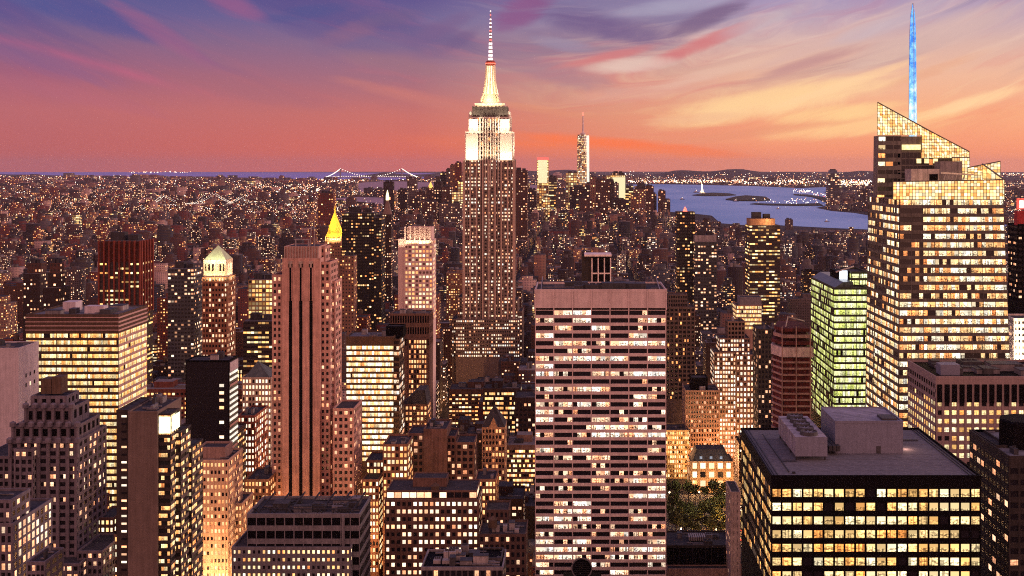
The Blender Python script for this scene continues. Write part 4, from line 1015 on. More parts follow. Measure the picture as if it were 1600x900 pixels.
# pale green pyramid tower
ly = 900
root, ext = building('green_roofed_tower', 'tall brick tower with a lit loggia and a pale green hipped copper roof', [
    dict(px=(316, 355), py=434, Y=ly, D=22, vis=565, par=.5, F=dict(floor=4., nx=8, pw=.42, sill=.34, head=.14, rel=.4, snx=7)),
    dict(px=(318, 353), py=408, Y=ly + 2, D=18, zb=Z(434, ly), vis=430, w=wall('cream_terracotta', (.60, .48, .36), .8), F=dict(floor=11., nx=6, pw=.5, sill=.3, head=.22, rel=.5, snx=4)),
    ], wall('orange_brick', (.26, .12, .07), .9), G_apt, limit=90, units=0, land='green-roofed brick tower')
b = MB(); x0, x1, y0, y1 = X(318, ly + 2), X(353, ly + 2), ly + 2, ly + 20; z0_, zr = Z(408, ly), Z(386, ly); xm, ym = (x0 + x1) / 2, (y0 + y1) / 2
GR = wall('green_copper', (.48, .58, .36), .7, .12)
B4 = [(x0, y0), (x1, y0), (x1, y1), (x0, y1)]; M4 = [(xm - 1.9, ym - 1.9), (xm + 1.9, ym - 1.9), (xm + 1.9, ym + 1.9), (xm - 1.9, ym + 1.9)]
for k in range(4):
    j = (k + 1) % 4; b.poly([(*B4[k], z0_ + .6), (*B4[j], z0_ + .6), (*M4[j], zr - 1.6), (*M4[k], zr - 1.6)], GR); b.poly([(*M4[k], zr - 1.6), (*M4[j], zr - 1.6), (xm, ym, zr + .8)], GR)
b.build('hipped_roof', root)
spot_area('floodlight', (X(335, ly), ly - 5, Z(410, ly)), (xm, ym, zr), 18, 3.6e3, (1, .95, .6), root, 1.5)
spot_area('floodlight', (X(335, ly), ly - 4.5, Z(437, ly)), (X(335, ly), ly + 1, Z(420, ly)), 18, 5e3, (1, .80, .42), root, 1.5)
spot_area('floodlight', (x1 + 6, ym, Z(437, ly)), (x1, ym, Z(418, ly)), 14, 3e3, (1, .80, .42), root, 1.5)
# red finned tower
root = far_tower('finned_tower', 'dark red tower with tall vertical fins along its top storeys', 'rib', 155, 219, 410, 1000, 30, 3.2, 3.9, 480, tiers=((156, 218, 377, wall('fin_red_dark', (.10, .03, .02))),), land='red finned tower')
b = MB(); FR = wall('fin_red', (.20, .045, .03), .8)
for k in range(9):
    xx = X(155 + 64 * k / 8., 1000); b.box(xx - .65, xx + .65, 998.6, 1000.2, Z(490, 1000), Z(376, 1000), FR)
x1_ = X(219, 1000)
for k in range(5): b.box(x1_ - .1, x1_ + 1.2, 1001 + k * 6.6, 1003.2 + k * 6.6, Z(490, 1000), Z(376, 1000), FR)
b.build('fin', root)

# --- glazed tapering tower --------------------------------------------------
GL = wall('mullion_steel', (.15, .14, .125), .45); Yc = 580
root = empty('glass_tower', (X(1470, Yc), Yc, 0), 'huge faceted glass tower with a slanted golden crown, glowing floors and an icy blue spire', 'skyscraper')
LAND.append((1465, 300, 'faceted glass tower')); SHOW.append((1348, 1600, 670, Yc)); FOOT.append((X(1330, Yc), X(1590, Yc), Yc - 4, Yc + 80))
wm, panes = MB(), []
GC = glass('tower_glass', .80, 2.4, WARM, .5, 6., .95, dark=(.035, .032, .03)); G_cr = glass('crown_glass', 1.0, 1.9, GOLD, .1, 3., .0)
zc0, zc1 = Z(660, Yc) - 8, Z(300, Yc)                        # occupied floors
zc1 = Z(312, Yc)
def px2(px, Y): return (X(px, Y), Y)
# four corners: bottom at z0, top at zc1 ; the front left corner is chamfered by a sloping facet
D_ = 64
fb = dict(a=(X(1404, Yc), Yc), b=(X(1583, Yc), Yc), c=(X(1583, Yc), Yc + D_), d=(X(1404, Yc) - .5, Yc + D_))
ft = dict(a=(X(1404, Yc) + 1.5, Yc + 3), b=(X(1571, Yc), Yc + 3), c=(X(1566, Yc), Yc + D_ - 3), d=(X(1410, Yc), Yc + D_ - 3))
nfl = round((zc1 - zc0) / 4.35)
FT = dict(sill=.36, head=.05, rel=.28, sub=3, spmat=wall('glass_spandrel', (.13, .12, .10), .3))
facade(wm, panes, fb['a'], fb['b'], zc0, zc1, 9, nfl, GL, .035, A2=ft['a'], B2=ft['b'], **FT)
facade(wm, panes, fb['d'], fb['a'], zc0, zc1, 8, nfl, GL, .05, A2=(X(1404, Yc) + .5, Yc + D_ - 3), B2=ft['a'], **FT)
for k_, (q, uv, pm) in enumerate(panes):
    zc_ = q[0][2]; xc_ = (q[0][0] + q[1][0]) / 2; t_ = (zc_ - zc0) / (zc1 - zc0)
    dk = .8 if (t_ > .62 and xc_ < X(1440, Yc) and q[0][1] < Yc + 4) else .55 if (t_ > .5 and q[1][1] > Yc + 20) else 0.
    if random.random() < dk: panes[k_] = (q, uv, glass('tower_dim_glass', .25, 1.8, WARM, .3, 4., .8, dark=(.05, .045, .04)))
core = [fb['a'], fb['b'], fb['c'], fb['d']]; coret = [ft['a'], ft['b'], ft['c'], (X(1404, Yc) + .5, Yc + D_ - 3)]
def inset(ps, c_, t):
    return [(p[0] + (c_[0] - p[0]) * t, p[1] + (c_[1] - p[1]) * t) for p in ps]
cc_ = (X(1490, Yc), Yc + 32)
wm.hexa([(*p, 0) for p in inset(core, cc_, .012)] + [(*p, zc1) for p in inset(coret, cc_, .012)], GL)
# sky lobby band
sp_ = MB()
# crown: golden glass screens, front one with a rising edge, rear-left one slanted
def screen(A, B, z0, zA, zB, nx, nz, mat, seed):
    A = Vector(A); B = Vector(B); n = Vector((B.y - A.y, -(B.x - A.x), 0)).normalized()
    A = Vector((A.x, A.y, 0)); B = Vector((B.x, B.y, 0))
    b = MB(); f = MB()
    def P(u, v, off=0.): 
        q = A.lerp(B, u) + n * off; zt_ = zA + (zB - zA) * u; return (q.x, q.y, z0 + (zt_ - z0) * v)
    b.poly([P(0, 0), P(1, 0), P(1, 1), P(0, 1)], mat, [(seed, seed), (seed + nx, seed), (seed + nx, seed + nz), (seed, seed + nz)])
    for i in range(nx + 1):
        u = i / nx; f.bar(P(u, 0, .12), P(u, 1, .12), .10, GL)
    hmax = max(zA, zB) - z0
    for j in range(nz + 1):
        h = hmax * j / nz
        u0, u1 = 0., 1.
        if zA != zB:
            lo_, hi_ = min(zA, zB) - z0, hmax
            if h > lo_:
                t = (hi_ - h) / (hi_ - lo_)
                if zA > zB: u1 = t
                else: u0 = 1 - t
        pa = A.lerp(B, u0) + n * .12; pb = A.lerp(B, u1) + n * .12
        f.bar((pa.x, pa.y, z0 + h), (pb.x, pb.y, z0 + h), .12, GL)
    f.bar(P(0, 1, .1), P(1, 1, .1), .3, GL)
    return b, f
def put_screen(name, *a_):
    b, f = screen(*a_); g = b.build(name, root); f.build('mullion', g)
put_screen('crown_screen', (X(1398, Yc), Yc + 3), (X(1570, Yc), Yc + 3), zc1, Z(284, Yc), Z(281, Yc), 34, 6, G_cr, 300)
# upper right golden sail, set back
put_screen('crown_screen', (X(1512, Yc + 24), Yc + 24), (X(1563, Yc + 24), Yc + 24), Z(288, Yc), Z(262, Yc + 24), Z(252, Yc + 24), 10, 8, G_cr, 340)
put_screen('crown_screen', (X(1556, Yc + 5), Yc + 24), (X(1570, Yc + 3), Yc + 3.2), zc1, Z(256, Yc), Z(281, Yc), 5, 7, G_cr, 380)
# rear-left taller volume
Yr = Yc + 46; gdk = glass('tower_dark_glass', .12, 1.6, WARM, .3, 4., .3, dark=(.03, .027, .028))
zlo = zc0; zmid = Z(212, Yr); xl, xr = X(1372, Yr), X(1513, Yr)
cityb = MB()
FL = dict(sill=.36, head=.14, rel=.2)
p2 = []
facade(wm, p2, (X(1362, Yr), Yr), (X(1406, Yr), Yr), zlo, zmid, 3, round((zmid - zlo) / 4.55), GL, .10, A2=(xl, Yr), B2=(X(1408, Yr), Yr), sub=1, spmat=GL, pane_mat=None, **FL)
for q, uv, pm in p2:
    col0 = abs(uv[0][0] % 40 - .02) < .5
    panes.append((q, uv, None if col0 else gdk))
wm.hexa([(X(1362, Yr) + .3, Yr + .3, 0), (X(1402, Yr), Yr + .3, 0), (X(1402, Yr), Yr + 13, 0), (X(1364, Yr) + .3, Yr + 13, 0), (xl + .3, Yr + .3, zmid), (X(1408, Yr), Yr + .3, zmid), (X(1408, Yr), Yr + 13, zmid), (xl + 1, Yr + 13, zmid)], GL)
p3 = []
facade(wm, p3, (X(1402, Yr), Yr), (xr, Yr), Z(300, Yr), Z(238, Yr), 18, 6, GL, .1, sub=1, sill=.12, head=.05, rel=.15, pane_mat=None)
for q, uv, pm in p3: panes.append((q, uv, gdk))
wm.box(X(1402, Yr) + .1, xr - .3, Yr + .3, Yr + 28, zlo + 60, Z(238, Yr), GL); wm.box(X(1402, Yr) + .1, X(1464, Yr), Yr + .3, Yr + 13, Z(238, Yr), Z(213, Yr), GL)
put_screen('crown_screen', (xl - .5, Yr - .6), (X(1464, Yr), Yr - .6), zmid + .3, Z(160, Yr), Z(211, Yr), 24, 11, G_cr, 420)
put_screen('crown_screen', (X(1439, Yr), Yr - 1.4), (xr, Yr - 1.4), Z(247, Yr), Z(198.3, Yr), Z(237, Yr), 19, 10, G_cr, 460)
put_screen('crown_screen', (X(1486, Yr), Yr - 1.9), (xr, Yr - 1.9), Z(300, Yr), Z(246, Yr), Z(246, Yr), 7, 10, G_cr, 500)
# mechanical penthouse and terrace structures between the screens
b = MB(); PN = wall('penthouse_panel', (.42, .36, .35), .7)
b.box(X(1424, 604), X(1468, 604), 604, 616, zc1, Z(264, 604), PN); b.box(X(1469, 608), X(1503, 608), 608, 618, zc1, Z(252, 608), wall('penthouse_grey', (.22, .19, .2), .7))
b.box(X(1453, 603), X(1466, 603), 603.6, 604, zc1 + 4, Z(272, 604), DARK); b.build('penthouse', root)
b = MB()
for k in range(6): b.bar((X(1474 + 6 * k, 600), 600, Z(284, 600)), (X(1477 + 6 * k, 600), 600, Z(273, 600)), .25, wall('pale_steel', (.3, .27, .27)))
b.bar((X(1470, 600), 600, Z(270, 600)), (X(1522, 600), 600, Z(273, 600)), .4, wall('white_steel', (.6, .55, .5))); b.build('gantry', root)
b = MB(); b.box(X(1409, Yr), X(1438, Yr), Yr - .6, Yr - .1, Z(234, Yr), Z(226, Yr), emit('gold_slot_light', (1, .72, .32), 1.8)); b.build('light_slot', root)
b = MB()
for a_ in (1432, 1444, 1458): b.box(X(a_, Yr), X(a_ + 7, Yr), Yr - .5, Yr - .25, Z(255, Yr), Z(248, Yr), emit('gold_slot_light', (1, .72, .32), 1.8))
b.build('lit_louvre', root)
# spire
b = MB(); sx_, sy_ = X(1426.5, Yr + 8), Yr + 8; ps = [(6.0, 214), (5.8, 150), (5.4, 100), (5.0, 55), (3.6, 22), (.6, 2)]
blue = bpy.data.materials.new('spire_light'); blue.use_nodes = True; gg = NT(blue.node_tree)
po = gg.n('ShaderNodeNewGeometry').outputs['Position']; nn = gg.noise(po, .22, 4., .7)
em = gg.n('ShaderNodeEmission'); gg.put(em.inputs[0], gg.ramp(gg.m('ADD', gg.remap(nn, .34, .66, 0., .8), gg.remap(gg.sep(po)[2], 330., 275., -.25, .35)), [(0., (.05, .22, .80, 1)), (.45, (.25, .60, 1, 1)), (.8, (.72, .90, 1, 1)), (1., (1, 1, 1, 1))])); em.inputs[1].default_value = 1.35
gg.t.links.new(em.outputs[0], gg.n('ShaderNodeOutputMaterial').inputs[0]); blue.cycles.emission_sampling = 'NONE'
b.lathe(sx_, sy_, [(r * .345, Z(p, Yr)) for r, p in ps], blue, 6); sp = b.build('spire', root)
b = MB()
for k in range(3):
    an = k * 2 * math.pi / 3 + .5
    pts = [(sx_ + r * .37 * math.cos(an), sy_ + r * .37 * math.sin(an), Z(p, Yr)) for r, p in ps]
    for p, q in zip(pts, pts[1:]): b.bar(p, q, .16, wall('spire_steel', (.5, .6, .7), .4))
b.build('frame', sp)
wm.build('wall', root)
make_panes(root, panes, GC, 98)

# --- green-lit office block -------------------------------------------------
GS = wall('green_steel', (.05, .055, .03), .6)
root, ext = building('green_office_block', 'square office block glowing yellow-green on every floor, left of the glass tower', [
    dict(px=(1303, 1356), py=452, Y=700, D=69, vis=655, r=TAR, F=dict(floor=4.15, nx=3, pw=.04, sill=.28, head=.04, rel=.35, sub=5, snx=9, side_mat=glass('sparse_green_glass', .55, 1.6, GREEN, .45, 3., .9))),
    dict(px=(1330, 1356), py=427, Y=716, D=30, vis=460, zb=Z(452, 700), F=dict(floor=4.6, nx=2, pw=.1, sill=.3, head=.1, rel=.2)),
    ], GS, G_grn, limit=98, units=4, seed=33, land='green-lit office block')
b = MB(); b.box(X(1308, 720), X(1328, 720), 720, 740, Z(452, 700), Z(424, 720), DARK)
b.bar((X(1306, 712), 712, Z(425, 712)), (X(1334, 712), 712, Z(416, 712)), .4, ps and wall('white_steel', (.6, .55, .5))); b.build('plant_room', root)
b = MB(); b.prism([(X(1312, 719), 719), (X(1324, 719), 719), (X(1324, 719), 719.5), (X(1312, 719), 719.5)], Z(441, 719), Z(423, 719), emit('sign_light', (.86, .90, 1), 2.6)); b.build('sign', root)
b = MB(); xa, ya = X(1303, 700), 700
b.hexa([(xa, 701, Z(451, 700)), (xa + 12, 701, Z(451, 700)), (xa + 12, 768, Z(451, 700)), (xa, 768, Z(451, 700)), (xa + 6, 701, Z(446, 700) + 2), (xa + 12, 701, Z(446, 700) + 2), (xa + 12, 768, Z(446, 700) + 2), (xa + 6, 768, Z(446, 700) + 2)], wall('sloped_glass', (.10, .13, .12), .3)); b.build('skylight', root)

# --- tower under construction ----------------------------------------------
cyy = 720; root = empty('unfinished_tower', (X(1240, cyy), cyy, 0), 'unfinished tower of bare floor slabs wrapped in red netting, left of the green-lit block', 'building')
RN = wall('red_netting', (.13, .032, .028), .9, .5, .4); SL = wall('slab_concrete', (.42, .26, .22), .9)
out = [(X(1222, cyy), cyy), (X(1270, cyy), cyy), (X(1270, cyy), cyy + 40), (X(1212, cyy + 40), cyy + 40), (X(1206, cyy + 12), cyy + 14)]
inn = [((p[0] - X(1242, cyy)) * .93 + X(1242, cyy), (p[1] - cyy - 18) * .93 + cyy + 18) for p in out]
cbm = MB(); cbm.prism(inn, 0, Z(560, cyy), RN); cbm.prism([((p[0] - X(1240, cyy)) * .8 + X(1240, cyy), (p[1] - cyy - 18) * .8 + cyy + 18) for p in inn], Z(560, cyy), Z(515, cyy), wall('red_dark', (.06, .02, .02))); cbm.build('wall', root)
for k in range(16):
    b = MB(); z_ = Z(565 + 9.8 * k, cyy); b.prism(out, z_ - 1.1, z_, SL); b.build('floor_slab', root)
b = MB(); b.prism([((p[0] - X(1240, cyy)) * 1.03 + X(1240, cyy), (p[1] - cyy - 18) * 1.03 + cyy + 18) for p in out], Z(558, cyy), Z(543, cyy), wall('screen_cloth', (.62, .48, .44), .9)); b.build('safety_screen', root)
for z_, s_ in ((534, 1.), (524, .9), (514, .86)):
    b = MB(); b.prism([((p[0] - X(1244, cyy)) * s_ + X(1244, cyy), (p[1] - cyy - 18) * s_ + cyy + 18) for p in out], Z(z_ + 5, cyy), Z(z_, cyy), RN if z_ != 524 else wall('slab_concrete', (.30, .21, .19))); b.build('floor_slab', root)
b = MB()
for k in range(3): 
    xx = X(1222 + 22 * k, cyy); b.bar((xx, cyy - .3, 0), (xx, cyy - .3, Z(510, cyy)), .3, SL)
b.bar((X(1232, cyy), cyy + 10, Z(515, cyy)), (X(1236, cyy), cyy + 10, Z(498, cyy)), .3, ps and wall('white_steel', (.6, .55, .5))); b.bar((X(1236, cyy), cyy + 10, Z(498, cyy)), (X(1262, cyy), cyy + 10, Z(505, cyy)), .3, wall('white_steel', (.6, .55, .5)))
b.build('column', root)
FOOT.append((X(1200, cyy), X(1274, cyy), cyy - 3, cyy + 44)); SHOW.append((1202, 1270, 662, cyy)); LAND.append((1235, 520, 'red-netted unfinished tower'))

# --- right edge and centre-right buildings ---------------------------------
building('white_corner_tower', 'bright white tower edge with small square windows at the far right behind the glass tower', [
    dict(px=(1584, 1660), py=500, Y=680, D=20, vis=570, F=dict(floor=3.7, nx=13, pw=.5, sill=.35, head=.2, rel=.3))], wall('floodlit_white', (.75, .66, .6), .8), G_dim, units=0, limit=60)
spot_area('street_floodlight', (X(1610, 660), 655, 130), (X(1600, 680), 680, 160), 12, 8e4, (1, .82, .55), None, 3.)
building('black_edge_tower', 'black tower sliver at the right edge with a red and white sign lamp on top', [
    dict(px=(1590, 1660), py=352, Y=900, D=20, vis=450, F=dict(floor=4.2, nx=9, pw=.3, sill=.4, head=.2, rel=.2))], DARK, G_dim, units=0, limit=40)
rt_ = bpy.data.objects['black_edge_tower']
b = MB(); b.box(X(1590, 899), X(1660, 899), 899, 901, Z(327, 900), Z(310, 900), emit('red_sign_light', (1, .10, .07), 1.6)); b.box(X(1593, 898.8), X(1599, 898.8), 898.6, 898.9, Z(325, 900), Z(313, 900), emit('white_sign_light', (1, .9, .85), 2.6)); b.box(X(1590, 899), X(1660, 899), 900, 906, Z(352, 900), Z(330, 900), wall('red_panel', (.4, .05, .05))); b.build('sign', rt_)
FT2 = dict(floor=3.8, pw=.36, sill=.32, head=.1, rel=.4)
root, ext = building('stepped_tower', 'stepped brown tower rising in four setbacks with bright white windows low down', [
    dict(px=(1137, 1164), py=504, Y=1010, D=18, vis=560, F=dict(FT2, nx=5, pane_mat=DARK)),
    dict(px=(1124, 1172), py=530, Y=1006, D=26, vis=600, F=dict(FT2, nx=11, snx=7)),
    dict(px=(1116, 1150), py=552, Y=1002, D=30, vis=760, F=dict(FT2, nx=8, snx=8)),
    dict(px=(1150, 1184), py=556, Y=998, D=30, vis=670, F=dict(floor=4.6, nx=6, pw=.45, sill=.35, head=.1, rel=.4, snx=8)),
    ], wall('cocoa_brick', (.17, .11, .09), .9), G_apt2, limit=96, units=2, seed=35, land='stepped brown tower')
building('ribbed_tower', 'dark brown ribbed tower beside the travertine slab with few lit windows', [
    dict(px=(1040, 1086), py=482, Y=1020, D=24, vis=610, F=dict(floor=3.9, nx=7, pw=.3, sill=.35, head=.05, rel=.8, pier_out=1.4, sub=2)),
    dict(px=(1044, 1074), py=462, Y=1026, D=16, vis=485, zb=Z(482, 1020), F=dict(floor=3.9, nx=8, pw=.3, sill=.35, head=.05, rel=.5)),
    ], wall('ribbed_brown', (.12, .085, .075), .9), glass('ribbed_glass', .14, 2.4, WARM, .2, 3., .2), limit=96, units=2, seed=36, land='ribbed brown tower')
building('tan_piered_block', 'tan block with close vertical piers and a small black plant room on top', [
    dict(px=(1071, 1124), py=612, Y=960, D=30, vis=700, F=dict(floor=3.9, nx=13, pw=.45, sill=.35, head=.05, rel=.6, pane_mat=None)),
    dict(px=(1080, 1106), py=592, Y=966, D=16, vis=615, zb=Z(612, 960), w=DARK)],
    wall('tan_pier', (.36, .23, .17), .9), G_dim, limit=80, units=1, land='tan piered block')
building('cream_office_block', 'narrow cream block with yellow-green lit top floors right beside the travertine slab', [
    dict(px=(1040, 1077), py=674, Y=950, D=26, vis=765, F=dict(floor=4.1, nx=11, pw=.42, sill=.32, head=.1, rel=.4))],
    wall('cream_stone', (.44, .34, .18), .9), glass('cream_block_glass', .65, 2.3, WARM, .3, 3., .2), limit=90, units=2)
building('lit_cornice_block', 'pale office block with two stacked bright yellow cornice floors under a grey plant room', [
    dict(px=(1150, 1190), py=478, Y=1180, D=26, vis=505, F=dict(floor=4.2, nx=6, pw=.05, sill=.3, head=.1, rel=.4, sub=4)),
    dict(px=(1156, 1190), py=466, Y=1184, D=20, vis=478, zb=Z(478, 1180), w=GREY)],
    BUFF, G_full, limit=60, units=1)
building('dark_edge_tower', 'narrow dark brown tower between the stepped tower and the red-netted one', [
    dict(px=(1184, 1206), py=516, Y=900, D=26, vis=665, F=dict(floor=3.9, nx=4, pw=.4, sill=.35, head=.1, rel=.4))],
    wall('dark_brown_stone', (.04, .034, .032)), G_dim, limit=60, units=1)
# framed black box tower behind the travertine slab
root, ext = building('framed_tower', 'black box tower with white open framing over its front, above the travertine roof', [
    dict(px=(925, 954), py=402, Y=900, D=22, vis=448, w=DARK),
    dict(px=(909, 925), py=402, Y=904, D=18, vis=448, w=wall('dark_brown_stone', (.04, .034, .032)))], DARK, G_none, units=0)
b = MB(); wf = wall('white_frame', (.75, .65, .62), .7); x0, x1 = X(925, 900), X(954, 900)
for k in range(4): b.box(x0 + (x1 - x0) * k / 3 - .45, x0 + (x1 - x0) * k / 3 + .45, 898.6, 899.7, Z(520, 900), Z(403, 900), wf)
for p_ in (427, 446, 465): b.box(x0, x1, 898.8, 899.6, Z(p_ + 1, 900), Z(p_ - 1, 900), wf)
b.box(x0 - 6, x1 + .8, 898, 920, Z(402, 900) + .8, Z(399, 900) + .8, wall('white_frame', (.75, .65, .62))); b.build('frame', root)
# mansion with hipped roof beside the park
root, ext = building('mansion_block', 'ornate orange-lit mansion with a dark double roof standing behind the park trees', [
    dict(px=(1078, 1146), py=722, Y=910, D=24, vis=770, par=.6, F=dict(floor=7.0, nx=5, pw=.4, sill=.25, head=.1, rel=.5))],
    wall('mansion_stone', (.50, .30, .16), .9), glass('mansion_glass', .9, 2.6, WARM, .1, 3., .2), units=0, land='orange-lit mansion')
x0, x1, y0, y1, z1 = ext[0]
b = MB(); b.hexa([(x0 + 2, y0 + 1, z1), (x1 - 2, y0 + 1, z1), (x1 - 2, y1, z1), (x0 + 2, y1, z1), (x0 + 6, y0 + 5, z1 + 9), (x1 - 6, y0 + 5, z1 + 9), (x1 - 6, y1 - 4, z1 + 9), (x0 + 6, y1 - 4, z1 + 9)], TAR); b.build('roof_slope', root)
for k in range(3):
    b = MB(); xx = x0 + 9 + k * 8; b.box(xx - 1.4, xx + 1.4, y0 + 2, y0 + 5, z1 + .8, z1 + 5, TAR); b.box(xx - 1, xx + 1, y0 + 1.9, y0 + 2, z1 + 1.2, z1 + 4, emit('dormer_pale_light', (.8, .85, 1), .5)); b.build('dormer', root)
for q in (1086, 1112, 1138): point((X(q, 906), 902, 6), 5200, (1, .60, .26), .5)
point((X(1094, 905), 905, z1 + 5), 900, (1, .95, .8)); point((X(1128, 905), 905, z1 + 6), 900, (1, .95, .8))
# low dark block in front of the park and the pale blade wall
root, ext = building('dark_terrace_block', 'low dark block with rows of rooftop fans just in front of the park', [
    dict(px=(1042, 1142), py=855, Y=640, D=26, r=TAR, w=wall('dark_brown_stone', (.04, .034, .032)), F=dict(floor=5., nx=10, pw=.06, sill=.1, head=.05, rel=.3, pane_mat=DARK, spmat=DARK)),
    dict(px=(1042, 1142), py=890, Y=634, D=6, par=.6, w=BUFF)], DARK, G_none, units=5, seed=41, udark=True, limit=30)
b = MB()
for k in range(8): b.box(X(1076 + 3.4 * k, 650), X(1078 + 3.4 * k, 650), 648, 655, Z(855, 640) + 1, Z(855, 640) + 3, wall('pale_steel', (.3, .27, .27)))
b.build('louvre', root)
building('blade_wall_block', 'tall thin pale slab standing edge-on beside the park', [
    dict(px=(1142, 1157), py=770, Y=620, D=22, par=.5, F=dict(floor=4., nx=2, pw=.7, sill=.3, head=.3, rel=.2))], wall('blade_stone', (.42, .33, .30), .9), G_dim, units=0, limit=30)
# round black fan housing in front of the slab
root = empty('roof_fan_housing', (X(909, 560), 560, 0), 'round black louvred disc with a grey rim in front of the travertine slab', 'vent')
b = MB(); b.box(X(880, 562), X(940, 562), 562, 572, 0, Z(905, 562), DARK); b.build('block', root)
b = MB(); c_ = (X(909, 560), Z(889, 560)); r0 = 4.9
pts = [(c_[0] + r0 * math.cos(t * math.pi / 14), c_[1] + r0 * math.sin(t * math.pi / 14)) for t in range(28)]
b.poly([(p[0], 561, p[1]) for p in pts][::1], DARK)
for p, q in zip(pts, pts[1:] + pts[:1]): b.bar((p[0], 560.9, p[1]), (q[0], 560.9, q[1]), .28, wall('roof_unit_grey', (.16, .15, .16)))
for t in range(7): b.bar((c_[0] - 4, 560.9, c_[1] - 3 + t), (c_[0] + 4, 560.9, c_[1] - 3 + t), .08, STEEL)
b.bar((c_[0], 562, c_[1]), (c_[0], 562, Z(905, 562)), .5, DARK)
b.build('disc', root); FOOT.append((X(876, 562), X(944, 562), 556, 576))
# left of slotted tower: lit hip-roofed block etc
building('grey_gabled_block', 'pale block with a pointed slate roof just left of the slotted rose tower', [
    dict(px=(378, 424), py=592, Y=760, D=26, vis=720, F=dict(floor=3.9, nx=9, pw=.4, sill=.3, head=.12, rel=.4, snx=7))], LIME, G_apt2, limit=90, units=0, seed=43)
rt_ = bpy.data.objects['grey_gabled_block']; x0, x1, z1 = X(378, 760), X(424, 760), Z(592, 760)
b = MB(); ap = ((x0 + x1) / 2 - 2, 770, Z(568, 760)); B4 = [(x0 + 1, 761), (x1 - 1, 761), (x1 - 1, 784), (x0 + 1, 784)]
for k in range(4): b.poly([(*B4[k], z1), (*B4[(k + 1) % 4], z1), ap], wall('slate', (.09, .10, .10), .8))
b.build('pyramid_roof', rt_)
building('red_lit_block', 'reddish brick block with white windows between the black tower and the slotted tower', [
    dict(px=(371, 398), py=652, Y=700, D=30, vis=770, F=dict(floor=3.8, nx=5, pw=.4, sill=.3, head=.12, rel=.4, snx=8))], RED, G_apt2, limit=90, units=2, seed=44)
building('orange_corner_block', 'low orange-lit brick block at the foot of the slotted tower', [
    dict(px=(382, 420), py=752, Y=640, D=26, vis=800, F=dict(floor=3.8, nx=7, pw=.4, sill=.3, head=.12, rel=.4, snx=7))], wall('tan_brick', (.34, .18, .10)), G_org, limit=60, units=2, seed=45)
far_tower('lit_side_tower', 'dark tower with dense white windows, just left of the green-roofed brick tower', 'slate', 262, 303, 420, 1150, 26, 3.2, 3.9, 480)
far_tower('grey_ledged_tower', 'dark tower with two pale ledge rings, left of the red finned tower', 'darkbrown', 67, 92, 450, 1000, 22, 3.4, 4.2, 490, tiers=((70, 90, 428, 'darkbrown'), (72, 88, 412, 'brown')))
far_tower('ring_topped_tower', 'squat dark tower under a pale flat ring roof at the left', 'darkbrown', 36, 62, 428, 1150, 24, 3.4, 4.2, 490, tiers=((38, 60, 412, 'brown'),))
far_tower('lit_ledge_building', 'low building with one bright yellow glowing top storey left of the slotted tower', 'gold', 388, 426, 437, 1150, 20, 3.4, 4.4, 470)
far_tower('round_ledge_block', 'white-banded low block with dense lit windows below the yellow glowing storey', 'rib', 380, 426, 502, 950, 22, 3.2, 4., 520)

# --- towers of the middle distance, right half ------------------------------
far_tower('striped_dark_tower', 'dark tower with fine pale floor lines and a red crane light', 'black', 1058, 1086, 331, 1500, 28, 3.4, 4.2, 455, light=('red', 4, 3.), land='dark tower with the red crane light')
far_tower('grey_capped_tower', 'grey-capped tower with dull lit floors right of the crane-lit tower', 'slate', 1086, 1120, 378, 1480, 30, 3.4, 4.2, 470, tiers=((1086, 1120, 368, wall('grey_cap', (.30, .27, .28))),))
root = far_tower('amber_topped_tower', 'dark tower with a glowing amber top corner standing before the bay', 'rib', 1171, 1219, 352, 1400, 34, 3.4, 4.2, 500, tiers=((1172, 1212, 342, wall('amber_cap', (.45, .26, .14))),), land='amber-topped tower before the bay')
point((X(1200, 1400), 1396, Z(346, 1400)), 9000, (1, .6, .3), 1.)
far_tower('brown_slab_pair', 'pair of brown slabs with a lit side behind the gold pyramid', 'red', 497, 521, 302, 3600, 40, None, None, 350)
far_tower('windowless_slab', 'tall plain brownish slab beside the east river', 'darkbrown', 599, 614, 284, 5200, 40, 30, 30, 325, land='plain slab by the river')
far_tower('riverside_tower', 'grey tower rising right of the bright slab, topped by a flat crown', 'grey', 636, 651, 279, 5600, 40, None, None, 330)
far_tower('old_spired_tower', 'pale tower with an orange lit pyramid among the downtown towers', 'brown', 666, 678, 294, 5300, 40, None, None, 330)
b = MB(); b.lathe(X(672, 5300), 5320, [(14, Z(294, 5300)), (1, Z(284, 5300))], emit('orange_roof_glow', (1, .42, .10), 2.2), 4); b.build('pyramid_roof', bpy.data.objects['old_spired_tower'])  # the pyramid's orange light is put into the roof as emission
DT = [('darkbrown', 622, 636, 296), ('brown', 651, 664, 300), ('black', 688, 698, 270), ('grey', 697, 704, 264), ('tan', 703, 711, 258), ('red', 711, 721, 254), ('darkbrown', 678, 690, 284), ('brown', 690, 706, 292), ('gold', 706, 716, 300),
      ('darkbrown', 640, 656, 310), ('brown', 660, 682, 315), ('grey', 686, 722, 318)]
for i, (k, a_, b_, p_) in enumerate(DT):
    w_ = {'darkbrown': 'dark brown', 'gold': 'gold-lit', 'red': 'orange-topped', 'black': 'black'}.get(k, k)
    side_ = ['low and leftmost', 'second from the left', 'slim front', 'thin tall', 'tall', 'tallest', 'broad-shouldered', 'wide low', 'short glowing', 'squat front', 'wide front', 'widest front'][i]
    far_tower('downtown_tower', f'{side_} {w_} tower in the downtown cluster left of the floodlit skyscraper', k, a_, b_, p_, 5400 - i * 70, 45, None, None, 330, group='downtown towers left of the skyscraper')
